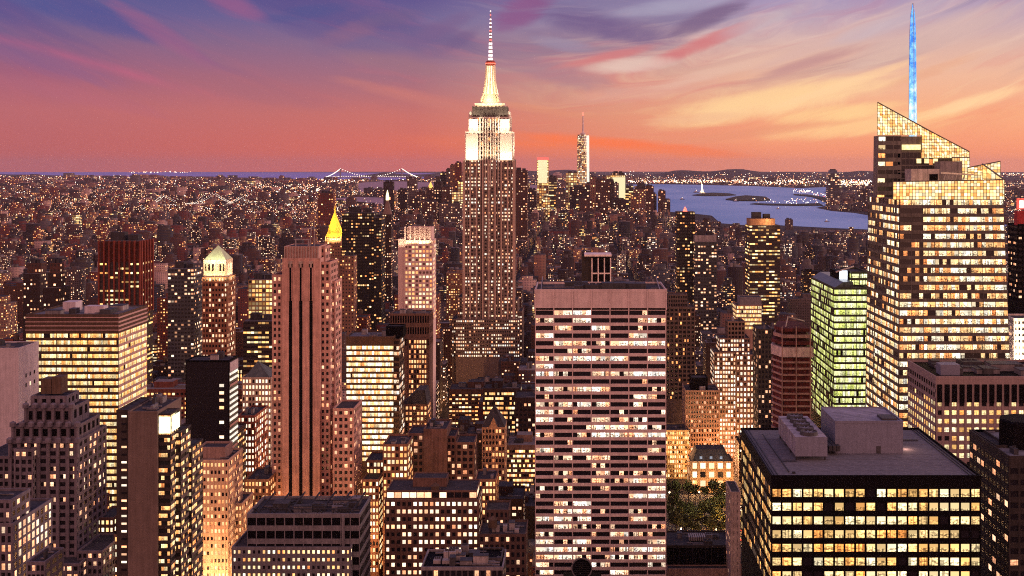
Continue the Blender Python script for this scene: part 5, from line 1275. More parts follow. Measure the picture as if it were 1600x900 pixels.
DR = [('brown', 803, 824, 266, 3300, 'broad dark tower close right of the floodlit skyscraper'), ('gold', 839, 857, 250, 5800, 'tall golden residential tower with a red-lit top, downtown'),
      ('gold', 884, 904, 270, 6300, 'golden tower just left of the tallest downtown spire'), ('rib', 857, 870, 276, 6000, 'orange-lit tower right of the tall golden one'),
      ('darkbrown', 890, 932, 292, 5600, 'broad lit dark building at the foot of the tallest downtown spire'), ('tan', 941, 950, 276, 5900, 'pale shoulder of the bright gold block near the harbour'),
      ('darkbrown', 938, 958, 304, 5200, 'short dark block below the bright gold block'), ('rib', 982, 990, 290, 6100, 'thin pale block right of the bright gold block'),
      ('darkbrown', 1015, 1026, 303, 5900, 'low dark tower at the harbour edge'), ('brown', 1029, 1040, 298, 5800, 'rightmost slim brown tower of the harbour edge'),
      ('darkbrown', 1038, 1047, 316, 5700, 'lowest dark tower touching the bay'), ('grey', 868, 884, 296, 5300, 'squat grey tower among the downtown lights'),
      ('brown', 905, 925, 310, 4900, 'brown block before the tallest downtown spire'), ('darkbrown', 824, 838, 296, 5000, 'dark block between the broad tower and the golden tower'),
      ('darkbrown', 958, 978, 312, 5000, 'dark block in front of the bright gold block')]
for k, a_, b_, p_, Y_, lb in DR:
    far_tower('downtown_tower', lb, k, a_, b_, p_, Y_, 45, None, None, 330, group='downtown towers right of the skyscraper', land=None)
root = far_tower('downtown_tower', 'brightest downtown block, one great cream-gold sheet of windows near the harbour', 'gold', 948, 977, 274, 5700, 50, 9, 9, 320, land='bright gold downtown block', tiers=((956, 975, 270, 'darkbrown'),), group='downtown towers right of the skyscraper')
b = MB(); b.box(X(957, 5690), X(977, 5690), 5690, 5695, Z(309, 5690), Z(277, 5690), emit('lit_sheet', (1, .84, .48), 1.15)); b.build('lit_front', root)
root = far_tower('domed_tower', 'tan lit tower with a dark dome-like crown near the bay', 'tan', 990, 1015, 296, 5600, 50, 10, 10, 335, tiers=((992, 1013, 291, 'darkbrown'), (996, 1009, 288, TAR)))
b = MB(); b.box(X(841, 5799), X(855, 5799), 5794, 5799, Z(286, 5800), Z(250, 5800), emit('lit_sheet', (1, .84, .48), 1.15)); b.box(X(839, 5799), X(857, 5799), 5796, 5800, Z(250, 5800), Z(246, 5800), emit('red_top_light', (1, .15, .12), 1.5)); b.build('lit_front', bpy.data.objects['downtown_tower'])
# the tallest downtown spire
wy = 5900; root = empty('spired_skyscraper', (X(911, wy), wy, 0), 'tallest faceted downtown skyscraper with a bright white right edge and red-tipped spire', 'skyscraper')
b = MB(); s_ = wy / FPX; xa, xb = X(901, wy), X(921, wy); xm = (xa + xb) / 2; h_ = (xb - xa) / 2; z0_, z1_ = 0, Z(210, wy); gcw = city('spire_tower_glass', (.30, .22, .18), .5, 2.2, WARM, (.1, .25, .8), .5)
B8 = [(xa, wy), (xb, wy), (xb, wy + 2 * h_), (xa, wy + 2 * h_)]; T8 = [(xm, wy), (xb - 2, wy + h_), (xm, wy + 2 * h_), (xa + 2, wy + h_)]
T8 = [(xm + 4, wy + 2), (xb - 3, wy + h_), (xm - 4, wy + 2 * h_), (xa + 4, wy + h_)]
WF = emit('edge_glow', (1, .86, .70), 1.3)
for k in range(4):
    j = (k + 1) % 4
    b.poly([(*B8[k], 60), (*B8[j], 60), (*T8[k], z1_)], gcw, [(90000 + k * 50, 0), (90000 + k * 50 + 8, 0), (90000 + k * 50 + 4, 44)])
    b.poly([(*B8[j], 60), (*T8[j], z1_), (*T8[k], z1_)], gcw, [(90000 + k * 50 + 8, 0), (90000 + k * 50 + 8, 44), (90000 + k * 50 + 1, 44)])
b.poly([(*p, z1_) for p in T8], TAR); b.box(xa, xb, wy, wy + 2 * h_, 0, 60, GREY); b.build('wall', root)
b = MB(); b.poly([(xb - 13, wy - .8, Z(290, wy)), (xb - .5, wy - .8, Z(290, wy)), (xb - 1.5, wy - .8, Z(212, wy)), (xb - 15, wy - .8, Z(212, wy))], WF); b.build('lit_edge', root)  # edge brightness put in as a glowing sheet, no lamp there
b = MB(); b.lathe(xm, wy + h_, [(13, z1_), (13, z1_ + 8), (5, z1_ + 10), (3.4, Z(190, wy)), (2.2, Z(176, wy))], wall('spire_pale', (.7, .6, .6)), 8); b.build('spire', root)
b = MB(); b.lathe(xm, wy + h_, [(3.4, Z(180, wy)), (3, Z(175, wy))], emit('beacon_red', (1, .12, .08), 4), 6); b.build('beacon', root)
LAND.append((911, 215, 'tallest downtown spire'))
# tower across the harbour
root = far_tower('waterfront_tower', 'lone grey glass tower with a dark rounded cap across the bay', 'slate', 1294, 1312, 280, 7600, 70, 14, 14, 330, tiers=((1295, 1311, 271, 'slate'), (1297, 1309, 266, wall('cap_blue', (.10, .12, .18), .4))), land='lone waterfront tower')
FR_ = random.Random(5)
for k in range(22):
    a_ = 1300 + 62 * FR_.random() if k < 16 else 1575 + 30 * FR_.random(); w_ = 5 + 5 * FR_.random(); p_ = 296 + 22 * FR_.random()
    Y_ = 7300 + 1500 * FR_.random()
    far_tower('waterfront_block', f'{["low","slim","squat","pale","dim","broad"][k % 6]} waterfront block {["beside","right of","in line right of","behind","some way right of"][k % 5]} the lone grey tower across the bay', ['slate', 'darkbrown', 'grey', 'brown'][k % 4], a_, a_ + w_, p_, Y_, 40, None, None, 330, group='waterfront blocks across the bay')
far_tower('pier_tower', 'small square grey tower on the near shore of the bay', 'grey', 1228, 1239, 343, 4600, 24, None, None, 370)

# ================================================================== bridges, statue, boats
def bead_line(mb, p, q, n, r, mat, sag=0.):
    for k in range(n):
        t = (k + .5) / n; c = Vector(p).lerp(Vector(q), t); c.z -= sag * 4 * t * (1 - t) if sag else 0
        mb.lathe(c.x, c.y, [(.1, c.z - r), (r, c.z), (.1, c.z + r)], mat, 4)
def bridge(label, T1, T2, E1, E2, hz, dz, rad, bead, colour, land, strength):
    """suspension bridge: T = tower feet, E = where the deck lands"""
    root = empty('suspension_bridge', (T1[0], T1[1], 0), label, 'bridge')
    st = wall('bridge_steel', (.20, .17, .18), .6); le = emit('bridge_lamp_' + land, colour, strength)
    d = Vector((T2[0] - T1[0], T2[1] - T1[1], 0)).normalized(); n = Vector((-d.y, d.x, 0)) * 13
    for T in (T1, T2):
        b = MB(); c = Vector((T[0], T[1], 0))
        for s in (-1, 1): b.bar(c + n * s, c + n * s * .86 + Vector((0, 0, hz)), rad * 1.6, st)
        for h in (dz, (dz + hz) / 2, hz * .97): b.bar(c + n * -1 + Vector((0, 0, h)), c + n + Vector((0, 0, h)), rad * 1.2, st)
        b.build('tower', root)
    b = MB(); b.bar((E1[0], E1[1], dz * .45), (T1[0], T1[1], dz), rad * 1.6, st); b.bar((T1[0], T1[1], dz), (T2[0], T2[1], dz), rad * 1.6, st); b.bar((T2[0], T2[1], dz), (E2[0], E2[1], dz * .45), rad * 1.6, st); b.build('deck', root)
    for s in (-1, 1):
        cab, lam, hang = MB(), MB(), MB(); o = n * s * .86
        def P(p, z): return Vector((p[0] + o.x, p[1] + o.y, z))
        spans = [(P(E1, dz * .5), P(T1, hz), .12), (P(T1, hz), P(T2, hz), None), (P(T2, hz), P(E2, dz * .5), .12)]
        for A, B, sg in spans:
            L = (B - A).length; sag = (hz - dz) * .92 if sg is None else (hz - dz) * sg; N = 26; prev = None
            for k in range(N + 1):
                t = k / N; c = A.lerp(B, t); c.z -= sag * 4 * t * (1 - t)
                if prev is not None: cab.bar(prev, c, rad * .35, st)
                lam.lathe(c.x, c.y, [(.1, c.z - bead), (bead, c.z), (.1, c.z + bead)], le, 4)
                if k % 3 == 0 and c.z > dz * 1.1: hang.bar((c.x, c.y, c.z), (c.x, c.y, dz * .9), rad * .1, st)
                prev = c
        c_ = cab.build('cable', root); lam.build('cable_lamp', c_); hang.build('hanger', c_)
    b = MB()
    bead_line(b, (E1[0], E1[1], dz * .6), (T1[0], T1[1], dz + rad * 2), 12, bead, le); bead_line(b, (T1[0], T1[1], dz + rad * 2), (T2[0], T2[1], dz + rad * 2), 34, bead, le); bead_line(b, (T2[0], T2[1], dz + rad * 2), (E2[0], E2[1], dz * .6), 12, bead, le)
    b.build('deck_lamp', root)
def G(px, Y): return (X(px, Y), Y)
bridge('far long suspension bridge with two tall towers and lit cables on the horizon', G(532, 23000), G(628, 23000), G(508, 23300), G(655, 23300), Z(263.5, 23000), Z(276.5, 23000), 6., 8., (1, .80, .66), 'far', 4.)
bridge('nearer suspension bridge with beaded white cable lights left of the river', G(255, 6350), G(334, 6750), G(222, 6150), G(372, 6950), Z(305, 6350), Z(321, 6350), 1.4, 1.5, (1, .84, .70), 'near', 4.5)
bridge('second beaded suspension bridge overlapping the nearer one at its right end', G(376, 7600), G(436, 8000), G(350, 7450), G(470, 8250), Z(308, 7600), Z(320, 7600), 1.4, 1.5, (1, .84, .70), 'near', 4.5)
sy_ = 10300; sxx = X(1097, sy_)
root = empty('statue', (sxx, sy_, 7), 'green-white floodlit statue with a raised arm on a stepped pedestal on the near island', 'statue')
st_ = wall('statue_copper', (.45, .62, .52), .8); pd_ = wall('pedestal_stone', (.62, .50, .38), .85); sgl = emit('statue_floodlit', (.9, .95, .75), .55)
b = MB(); b.lathe(sxx, sy_, [(30, 7), (30, 14), (14, 15), (12, 30), (13, 31), (9, 33), (8, 50), (9.5, 51)], pd_, 8); b.build('pedestal', root)
b = MB(); b.lathe(sxx, sy_, [(5.5, 51), (5, 60), (4, 72), (4.6, 80), (2, 83), (2.2, 86), (2.6, 88), (2.2, 90.5), (.3, 91.5)], st_, 8)
b.bar((sxx - 3, sy_, 80), (sxx - 5.5, sy_, 96), 1.1, st_); b.bar((sxx + 3, sy_ - 1, 79), (sxx + 5, sy_ - 4, 71), 1.2, st_); b.lathe(sxx - 5.5, sy_, [(.6, 96), (1.8, 98), (.3, 102)], emit('torch_light', (1, .8, .4), 4), 6); b.build('figure', root)
spot_area('floodlight', (sxx, sy_ - 90, 12), (sxx, sy_, 62), 30, 6e5, (.95, 1, .75), root, 10., 60)
def boat(px, py, L, label):
    Y = yg(py); x = X(px, Y); r = empty('boat', (x, Y, .6), label, 'boat', None)
    b = MB(); hl = wall('hull_dark', (.05, .05, .06)); b.hexa([(x - L * .42, Y - L * .1, .6), (x + L * .40, Y - L * .1, .6), (x + L * .40, Y + L * .1, .6), (x - L * .42, Y + L * .1, .6), (x - L * .5, Y - L * .13, L * .1), (x + L * .5, Y - L * .05, L * .12), (x + L * .5, Y + L * .05, L * .12), (x - L * .5, Y + L * .13, L * .1)], hl); b.build('hull', r)
    b = MB(); b.box(x - L * .3, x + L * .12, Y - L * .07, Y + L * .07, L * .1, L * .24, wall('white_steel', (.6, .55, .5))); b.box(x - L * .2, x, Y - L * .05, Y + L * .05, L * .24, L * .32, wall('white_steel', (.6, .55, .5))); b.build('cabin', r)
    b = MB(); b.lathe(x, Y, [(.2, L * .34), (L * .05, L * .38), (.2, L * .42)], emit('boat_lamp', (1, .85, .6), 6), 6); b.build('lamp', r)
boat(1216, 327, 30, 'small boat with a lamp on the bay below the lit causeway'); boat(1292, 347, 26, 'lone boat with a lamp in the nearest open water of the bay')
boat(1088, 301, 60, 'boat passing just left of the statue island'); boat(1020, 301, 55, 'boat near the downtown shore of the bay'); boat(1150, 315, 45, 'boat beside the wooded second island'); boat(570, 313, 36, 'boat on the river left of the plain slab')
boat(1188, 341, 26, 'boat in the bay just left of the amber-topped tower'); boat(1066, 312, 40, 'boat between the downtown shore and the islands')

for k in range(40):
    rr = random.Random(900 + k); a_ = rr.uniform(806, 1012) if k < 30 else rr.uniform(640, 722); w_ = rr.uniform(8, 15); p_ = rr.uniform(274, 316)
    far_tower('downtown_block', f'{["warm-lit", "dim", "amber-dotted", "dark", "pale"][k % 5]} {["narrow", "wide", "stubby"][k % 3]} block in the downtown crowd {"around the tallest downtown spire" if k < 30 else "left of the floodlit skyscraper"}', ['tan', 'darkbrown', 'brown', 'gold', 'grey', 'rib'][k % 6], a_, a_ + w_, p_, rr.uniform(4900, 6200), 40, None, None, 330, group='downtown blocks ' + ('around the tallest spire' if k < 30 else 'left of the skyscraper'))

# ================================================================== park
leafm = wall('leaves', (.09, .10, .03), .8, .5, .5); bark = wall('bark', (.06, .045, .035), .9)
def tree_mesh(seed):
    rr = random.Random(seed); v, f = [], []
    lobes = [(rr.uniform(-3, 3), rr.uniform(-3, 3), rr.uniform(7, 12), rr.uniform(1.8, 3.2)) for _ in range(9)] + [(0, 0, 10.5, 3.4)]
    for _ in range(620):
        lx, ly, lz, lr = rr.choice(lobes)
        d = Vector((rr.gauss(0, 1), rr.gauss(0, 1), rr.gauss(0, .8))).normalized() * lr * rr.uniform(.6, 1.05)
        c = Vector((lx, ly, lz)) + d; s = rr.uniform(.4, .85)
        a_ = Vector((rr.gauss(0, 1), rr.gauss(0, 1), rr.gauss(0, 1))).normalized(); b_ = a_.orthogonal().normalized(); c2 = a_.cross(b_)
        i = len(v); v += [tuple(c + b_ * s), tuple(c + c2 * s * .7), tuple(c - b_ * s), tuple(c - c2 * s * .7)]; f.append((i, i + 1, i + 2, i + 3))
    me = bpy.data.meshes.new('crown'); me.from_pydata(v, [], f); me.materials.append(leafm)
    b = MB(); b.lathe(0, 0, [(.42, 0), (.30, 3), (.24, 6.5), (.1, 10)], bark, 7)
    for k in range(5):
        an = k * 1.26 + rr.random(); b.bar((0, 0, 5 + k * .6), (2.4 * math.cos(an), 2.4 * math.sin(an), 8.5 + k * .5), .1, bark)
    o = b.build('trunk'); tm = o.data; bpy.data.objects.remove(o)
    return me, tm
TM = [tree_mesh(k) for k in range(4)]
park = MB(); park.box(X(1030, 800), 128, 792, 904, 0, .12, wall('park_gravel', (.16, .13, .10), .95, .3)); struct(park, 'park_ground')
pr = random.Random(9)
tx = []
for j in range(7):
    for i in range(7):
        x = 70 + i * 7.6 + pr.uniform(-2, 2); y = 798 + j * 14.5 + pr.uniform(-3, 3)
        if (j in (2, 4, 5)) and pr.random() < .45: continue
        tx.append((x, y))
for k, (x, y) in enumerate(tx):
    cm_, tm_ = TM[k % 4]; s = pr.uniform(.85, 1.2)
    row = 'front' if y < 830 else 'back' if y > 868 else 'middle'
    r = empty('tree', (x, y, .12), f'leafy park tree among the {row} trees between the travertine slab and the orange-lit mansion', 'tree', f'{row} trees of the lit park')
    r.rotation_euler.z = pr.uniform(0, 6.28); r.scale = (s, s, s * pr.uniform(.9, 1.15))
    for nm, me in (('crown', cm_), ('trunk', tm_)):
        o = bpy.data.objects.new(nm, me); S.collection.objects.link(o); o.parent = r
for q in ((80, 815), (108, 850), (84, 880), (112, 805), (96, 835)): point((q[0], q[1], 24), 4500, (1, .82, .5), 1., 'park_floodlight')
LGT = [(x + 3.8, y + 6) for x, y in tx[::3]]
for k, (x, y) in enumerate(LGT[:14]):
    r = empty('lamp_post', (x, y, .12), 'globe lamp post glowing between the park trees', 'street lamp', 'lamp posts among the park trees')
    b = MB(); b.lathe(x, y, [(.12, .12), (.08, 4.5)], STEEL, 6); b.build('pole', r)
    b = MB(); b.lathe(x, y, [(.15, 4.5), (.6, 5.1), (.15, 5.7)], emit('park_globe', (1, .72, .40), 14), 8); b.build('globe', r)
    if k % 2 == 0: point((x, y, 5.2), 9000, (1, .66, .34), .4)
for k in range(6):
    x, y = 76 + k * 8.5, 790 + (k % 2) * 12
    r = empty('kiosk', (x, y, .12), 'small lit kiosk at the near edge of the park', 'kiosk', 'lit kiosks at the near edge of the park')
    b = MB(); b.box(x - 1.8, x + 1.8, y - 1.8, y + 1.8, .12, 3, wall('kiosk_wood', (.2, .12, .08))); b.build('wall', r)
    b = MB(); b.hexa([(x - 2.4, y - 2.4, 3), (x + 2.4, y - 2.4, 3), (x + 2.4, y + 2.4, 3), (x - 2.4, y + 2.4, 3), (x - .3, y - .3, 4.6), (x + .3, y - .3, 4.6), (x + .3, y + .3, 4.6), (x - .3, y + .3, 4.6)], wall('kiosk_roof', (.3, .3, .25))); b.build('roof', r)
    b = MB(); b.poly([(x - 1.5, y - 1.85, .9), (x + 1.5, y - 1.85, .9), (x + 1.5, y - 1.85, 2.6), (x - 1.5, y - 1.85, 2.6)], emit('kiosk_light', (1, .55, .30), 3)); b.build('counter_window', r)
    point((x, y - 4, 3), 3000, (1, .55, .28), .4)
FOOT.append((62, 132, 786, 906)); SHOW.append((1040, 1146, 838, 792))

# ================================================================== the streets and the rest of the city
AV0, AVS, AVW = -125., 244., 30.
b = MB()
for k in range(-9, 10):
    x = AV0 + k * AVS; y0 = max(700., abs(x) * 1.05); b.box(x - 9, x + 9, y0, 5200, .0, .05, asph)
struct(b, 'road')
def in_poly(x, y, poly):
    c = False; n = len(poly)
    for i in range(n):
        x1, y1 = poly[i]; x2, y2 = poly[i - 1]
        if (y1 > y) != (y2 > y) and x < (x2 - x1) * (y - y1) / (y2 - y1) + x1: c = not c
    return c
WATERS = [[(X(px, yg(py)), yg(py)) for px, py in w_] for w_ in (BAY, [(560, 302), (640, 301), (700, 300), (860, 300), (870, 290), (760, 288), (700, 286), (640, 284), (600, 283), (560, 286)], [(497, 323), (540, 324), (600, 322), (614, 316), (600, 309), (560, 308), (520, 310), (505, 315)], [(-40, 271.5), (60, 273.4), (150, 275.6), (300, 278), (420, 280), (500, 281.5), (560, 282), (700, 281), (760, 279), (700, 270.5), (300, 268.9), (-40, 268.8)])]
def wet(x, y): return any(in_poly(x, y, w_) for w_ in WATERS)
NP = random.Random(77)
SHOW += [(1048, 1086, 337, 6500), (1086, 1127, 345, 6400), (1127, 1216, 354, 6300), (1216, 1364, 360, 6200)]      # the bay stays in sight over the roofs before it
lots = []      # x0,x1,y0,y1,h
def clear(x0, x1, y0, y1):
    return not any(x0 < f[1] and x1 > f[0] and y0 < f[3] and y1 > f[2] for f in FOOT)
def caph(x0, x1, Y, h, d=28):
    p0, p1 = CX + FPX * x0 / Y, CX + FPX * x1 / Y
    for a_, b_, vis, Ys in SHOW:
        if Ys > Y and p1 > a_ and p0 < b_: h = min(h, Z(vis, Y + d) - (7 if Y < 1500 else 3))
    return h
def height(Y, px):
    r = NP.random()
    if Y < 1000: h = NP.lognormvariate(math.log(46), .45)
    elif Y < 1900: h = NP.uniform(70, 128) if r < .10 else NP.lognormvariate(math.log(40), .45)
    elif Y < 3600: h = NP.uniform(45, 90) if r < .07 else NP.lognormvariate(math.log(27), .4)
    elif Y < 4900: h = NP.uniform(40, 75) if r < .06 else NP.lognormvariate(math.log(22), .35)
    else: h = NP.lognormvariate(math.log(20), .35)
    if 4700 < Y < 6500 and 630 < px < 1045: h = NP.lognormvariate(math.log(58), .45)
    if Y > 2200 and px < 250 and r > .93: h = NP.uniform(45, 80)
    return h
y = 430.
while y < 6400:
    k0 = int((X(-260, y) - AV0) / AVS) - 1; k1 = int((X(1860, y) - AV0) / AVS) + 1
    for k in range(k0, k1 + 1):
        xa, xb = AV0 + k * AVS + AVW / 2, AV0 + (k + 1) * AVS - AVW / 2
        for row in (0, 1):
            yy = y + row * 31; x = xa
            while x < xb - 9:
                w_ = NP.choice((14, 18, 24, 30, 38, 48)) if y < 1600 else NP.choice((10, 14, 18, 24, 34)) if y < 3600 else NP.choice((14, 20, 28, 38))
                x1 = min(x + w_, xb); 
                if xb - x1 < 10: x1 = xb
                d = NP.uniform(24, 29.5); Y0 = yy + NP.uniform(0, 1.2)
                p_ = CX + FPX * x / Y0
                if -260 < p_ < 1860 and not wet((x + x1) / 2, Y0) and not wet((x + x1) / 2, Y0 + d) and clear(x, x1 - .4, Y0, Y0 + d):
                    h = caph(x, x1, Y0, height(Y0, p_), d)
                    if Y0 < 1000: h = min(h, Z(610, Y0))
                    h = min(h, 4.2 * (x1 - x))
                    if h > 6: lots.append((x, x1 - .4, Y0, Y0 + d, h))
                x = x1
    y += 80.
nMan = len(lots)
y = 6400.
while y < 24000:
    st = y / 108.
    x = X(-200, y)
    while x < X(1800, y):
        w_ = st * NP.uniform(.35, .9); Y0 = y + NP.uniform(0, st * .7)
        p_ = CX + FPX * x / Y0; py_ = EY + FPX * EYE / Y0
        if not wet(x, Y0) and not wet(x + w_, Y0) and NP.random() < .8 and clear(x, x + w_, Y0, Y0 + 40):
            h = NP.lognormvariate(math.log(15), .5) * (1 + y / 40000)
            if NP.random() < .035: h = NP.uniform(35, 75)
            if Y0 < 7500 and 640 < p_ < 1000: h = NP.uniform(30, 110)
            if p_ > 1010 and py_ < 300: h *= .7
            lots.append((x, x + w_, Y0, Y0 + st * .6, h))
        x += w_ + st * NP.uniform(.1, .7)
    y += st * 1.15
lots = np.array(lots)
# which buildings show largest: a coarse front-to-back count of visible pixels
Wd, Hd = 800, 450
buf = np.zeros((Hd, Wd), bool)
ents = [(l[2], 'f', i) for i, l in enumerate(lots[:nMan])]
blk = []
for o in list(bpy.data.objects):
    pass
for f in FOOT: pass
for a_, b_, vis, Ys in SHOW: blk.append((Ys, a_ + 1, b_ - 1, vis))
ents += [(q[0], 'b', j) for j, q in enumerate(blk)]
ents.sort(key=lambda t: t[0])
visn = {}; cen = {}
for Y, kd, i in ents:
    if kd == 'f':
        x0, x1, y0, y1, h = lots[i]; a_, b_ = CX + FPX * x0 / Y, CX + FPX * x1 / Y; t_, bo = EY + FPX * (EYE - h) / Y, EY + FPX * EYE / Y
    else:
        _, a_, b_, vis = blk[i]; t_, bo = vis - 60, vis
    c0, c1 = int(max(0, a_ / 2)), int(min(Wd, b_ / 2 + 1)); r0, r1 = int(max(0, t_ / 2)), int(min(Hd, bo / 2 + 1))
    if c1 <= c0 or r1 <= r0: continue
    sub = buf[r0:r1, c0:c1]
    if kd == 'f':
        n_ = int((~sub).sum())
        if n_ > 0:
            rr_, cc2 = np.nonzero(~sub); visn[i] = n_; cen[i] = ((c0 + cc2.mean()) * 2, (r0 + rr_.mean()) * 2)
    sub[:] = True
rank = sorted(visn, key=lambda i: -visn[i])
n_fixed = len([o for o in bpy.data.objects if o.get('category') in ('building', 'skyscraper')])
top = set(rank[:max(60, 292 - n_fixed)])
KINDS = list(FARK.keys())
def pick(x, Y, r):
    p_ = CX + FPX * x / Y; t = min(1, max(0, p_ / 1600))
    if p_ < 520: ks = (('red', 3.5), ('brown', 3), ('darkbrown', 3), ('tan', 1.3), ('grey', .7), ('pale', .8), ('rib', .35), ('gold', .12))  # more red brick here carries the redder dusk light in wall colour
    elif p_ < 1000: ks = (('red', .8), ('brown', 3), ('darkbrown', 4), ('tan', 1.3), ('grey', 1.2), ('pale', .6), ('rib', .6), ('gold', .2), ('black', .6))
    else: ks = (('brown', 2), ('darkbrown', 4), ('tan', 1), ('grey', 1.6), ('slate', 2), ('pale', .3), ('rib', .6), ('gold', .1), ('black', 1))
    tot_ = sum(k[1] for k in ks); q = r.random() * tot_
    for k, v in ks:
        q -= v
        if q <= 0: return k
    return ks[0][0]
# --- the ones that show largest, each a building of its own -----------------
ORD = ['nearest', 'second', 'third', 'fourth', 'fifth', 'sixth', 'seventh', 'eighth', 'ninth', 'tenth', 'eleventh', 'twelfth', 'thirteenth', 'fourteenth', 'fifteenth', 'sixteenth', 'seventeenth', 'eighteenth', 'nineteenth', 'twentieth']
CW = {'red': 'red brick', 'brown': 'brown', 'darkbrown': 'dark brown', 'tan': 'tan', 'grey': 'grey', 'pale': 'pale', 'rib': 'ribbon-windowed', 'gold': 'bright golden', 'black': 'black', 'slate': 'slate grey'}
cell = {}
for i in top:
    px, py = cen[i]; j = min(range(len(LAND)), key=lambda j: abs(LAND[j][0] - px) + .35 * abs(LAND[j][1] + 60 - py))
    s = 'left of' if px < LAND[j][0] - 22 else 'right of' if px > LAND[j][0] + 22 else 'below' if py > LAND[j][1] else 'above'
    cell.setdefault((j, s), []).append(i)
lab = {}
for (j, s), L in cell.items():
    L.sort(key=lambda i: (cen[i][0] - LAND[j][0]) ** 2 + (cen[i][1] - LAND[j][1]) ** 2)
    for n_, i in enumerate(L): lab[i] = (ORD[min(n_, 19)], s, LAND[j][2])
FACM = {k: wall('filler_' + k, c, .9, .3) for k, c in (('black', (.015, .012, .013)), ('brown', (.09, .045, .034)), ('darkbrown', (.045, .026, .023)), ('red', (.19, .065, .045)), ('tan', (.30, .185, .135)), ('grey', (.12, .095, .10)), ('pale', (.42, .31, .28)), ('gold', (.30, .20, .10)), ('rib', (.09, .07, .06)), ('slate', (.09, .095, .11)))}
GF = [glass('room_glass_sparse', .30, 2.6, WHITE, .2, 3., .35), glass('room_glass_half', .5, 2.6, WHITE, .25, 3., .35), glass('room_glass_warm', .62, 2.4, WARM, .3, 3., .35)]
seen = {}
order_top = sorted(top, key=lambda i: -visn[i])
for rk, i in enumerate(order_top):
    x0, x1, y0, y1, h = lots[i]; rr = random.Random(i * 13 + 5); k = pick(x0, y0, rr); px, py = cen[i]
    shape = 'tower' if h > 80 else 'block' if h > 30 else 'low block'
    o_, s_, l_ = lab[i]
    roofw = rr.choice(('pale', 'dark', 'dark')); tank = y0 < 1700 and rr.random() < .45 and h < 90
    L = f'{CW[k]} {shape} with a {roofw} roof{" and a water tank" if tank else ""}, {o_} of those {s_} the {l_}'
    L = ' '.join(L.split()[:16]) if len(L.split()) > 16 else L
    name = 'tower_block' if h > 80 else 'city_block' if h > 30 else 'low_building'
    root = empty(name, ((x0 + x1) / 2, y0, 0), L, 'building', 'city buildings between the landmarks')
    rm_ = ROOFS[2] if roofw == 'pale' else ROOFS[0]
    b = MB()
    if y0 < 1150 and rk < 70:
        rb = MB(); r_ = .35; px0, px1 = CX + FPX * x0 / y0, CX + FPX * x1 / y0; pan = []
        nx = max(2, round((x1 - x0) / rr.choice((2.8, 3.2, 3.8)))); fl = rr.choice((3.5, 3.8, 4.1)); zt_ = h - rr.choice((1, 1.5, 3)); zl = max(0, min(py + 25, 900) and Z(min(900, cen[i][1] + 90), y0)); nz = max(1, round((zt_ - zl) / fl)); z0_ = max(0, zt_ - nz * fl)
        sty = rr.choice((dict(pw=.3, sill=.32, head=.1), dict(pw=.45, sill=.36, head=.14), dict(pw=.5, sill=.2, head=.06, pier_out=2.), dict(pw=.08, sill=.42, head=.06, sub=2), dict(pw=.38, sill=.4, head=.12), dict(pw=.22, sill=.45, head=.16))); side = 'right' if px1 < CX - 20 else 'left' if px0 > CX + 20 else None
        m_ = FACM[k]; gm = GF[2] if k in ('gold', 'rib', 'tan') else rr.choice(GF)
        b.box(x0 + .13, x1 - .13, y0 + r_, y1, 0, h, m_); b.box(x0, x1, y0, y0 + r_, zt_, h - .3, m_); b.box(x0, x1, y0 + .01, y0 + r_, 0, z0_, m_)
        facade(b, pan, (x0, y0 + r_), (x1, y0 + r_), z0_, zt_, nx, nz, m_, rel=.3, **sty)
        if side == 'right': facade(b, pan, (x1 - .12, y0 + r_), (x1 - .12, y1), z0_, zt_, 7, nz, m_, rel=.1, **sty)
        elif side == 'left': facade(b, pan, (x0 + .12, y1), (x0 + .12, y0 + r_), z0_, zt_, 7, nz, m_, rel=.1, **sty)
        parapet(b, x0, x1, y0, y1, h, rr.choice((.6, 1., 1.6)), .4, m_)
        b.build('wall', root); rb.box(x0 + .4, x1 - .4, y0 + .4, y1 - .4, h - .2, h + .1, rm_); rb.build('roof', root)
        make_panes(root, pan, gm, 12 if rk < 40 else 4)
    else:
        bay = max(3.0, y0 / 1145 * 1.6)
        cityuv(b, x0, x1, y0, y1, 0, h, FARK[k], rm_, bay, bay * 1.08, rr.randint(1, 500))
        b.build('wall', root)
        b = MB(); parapet(b, x0, x1, y0, y1, h, 1., .5, FACM[k]); b.build('parapet', root)
    w_, d_ = x1 - x0, y1 - y0
    if y0 < 1600:
        clutter(root, x0 + 1, x1 - 1, y0 + 1, y1 - 1, h + .1, 2 if y0 > 1000 else 3, rr, dark=rr.random() < .6)
    b = MB(); bx = rr.uniform(.15, .5); b.box(x0 + w_ * bx, x0 + w_ * (bx + .3), y0 + d_ * .4, y0 + d_ * .8, h, h + rr.uniform(3, 6), FACM[k], rm_); b.build('bulkhead', root)
    if tank: water_tank(root, x0 + w_ * .8, y0 + d_ * .5, h + .1, rr.uniform(.9, 1.3))
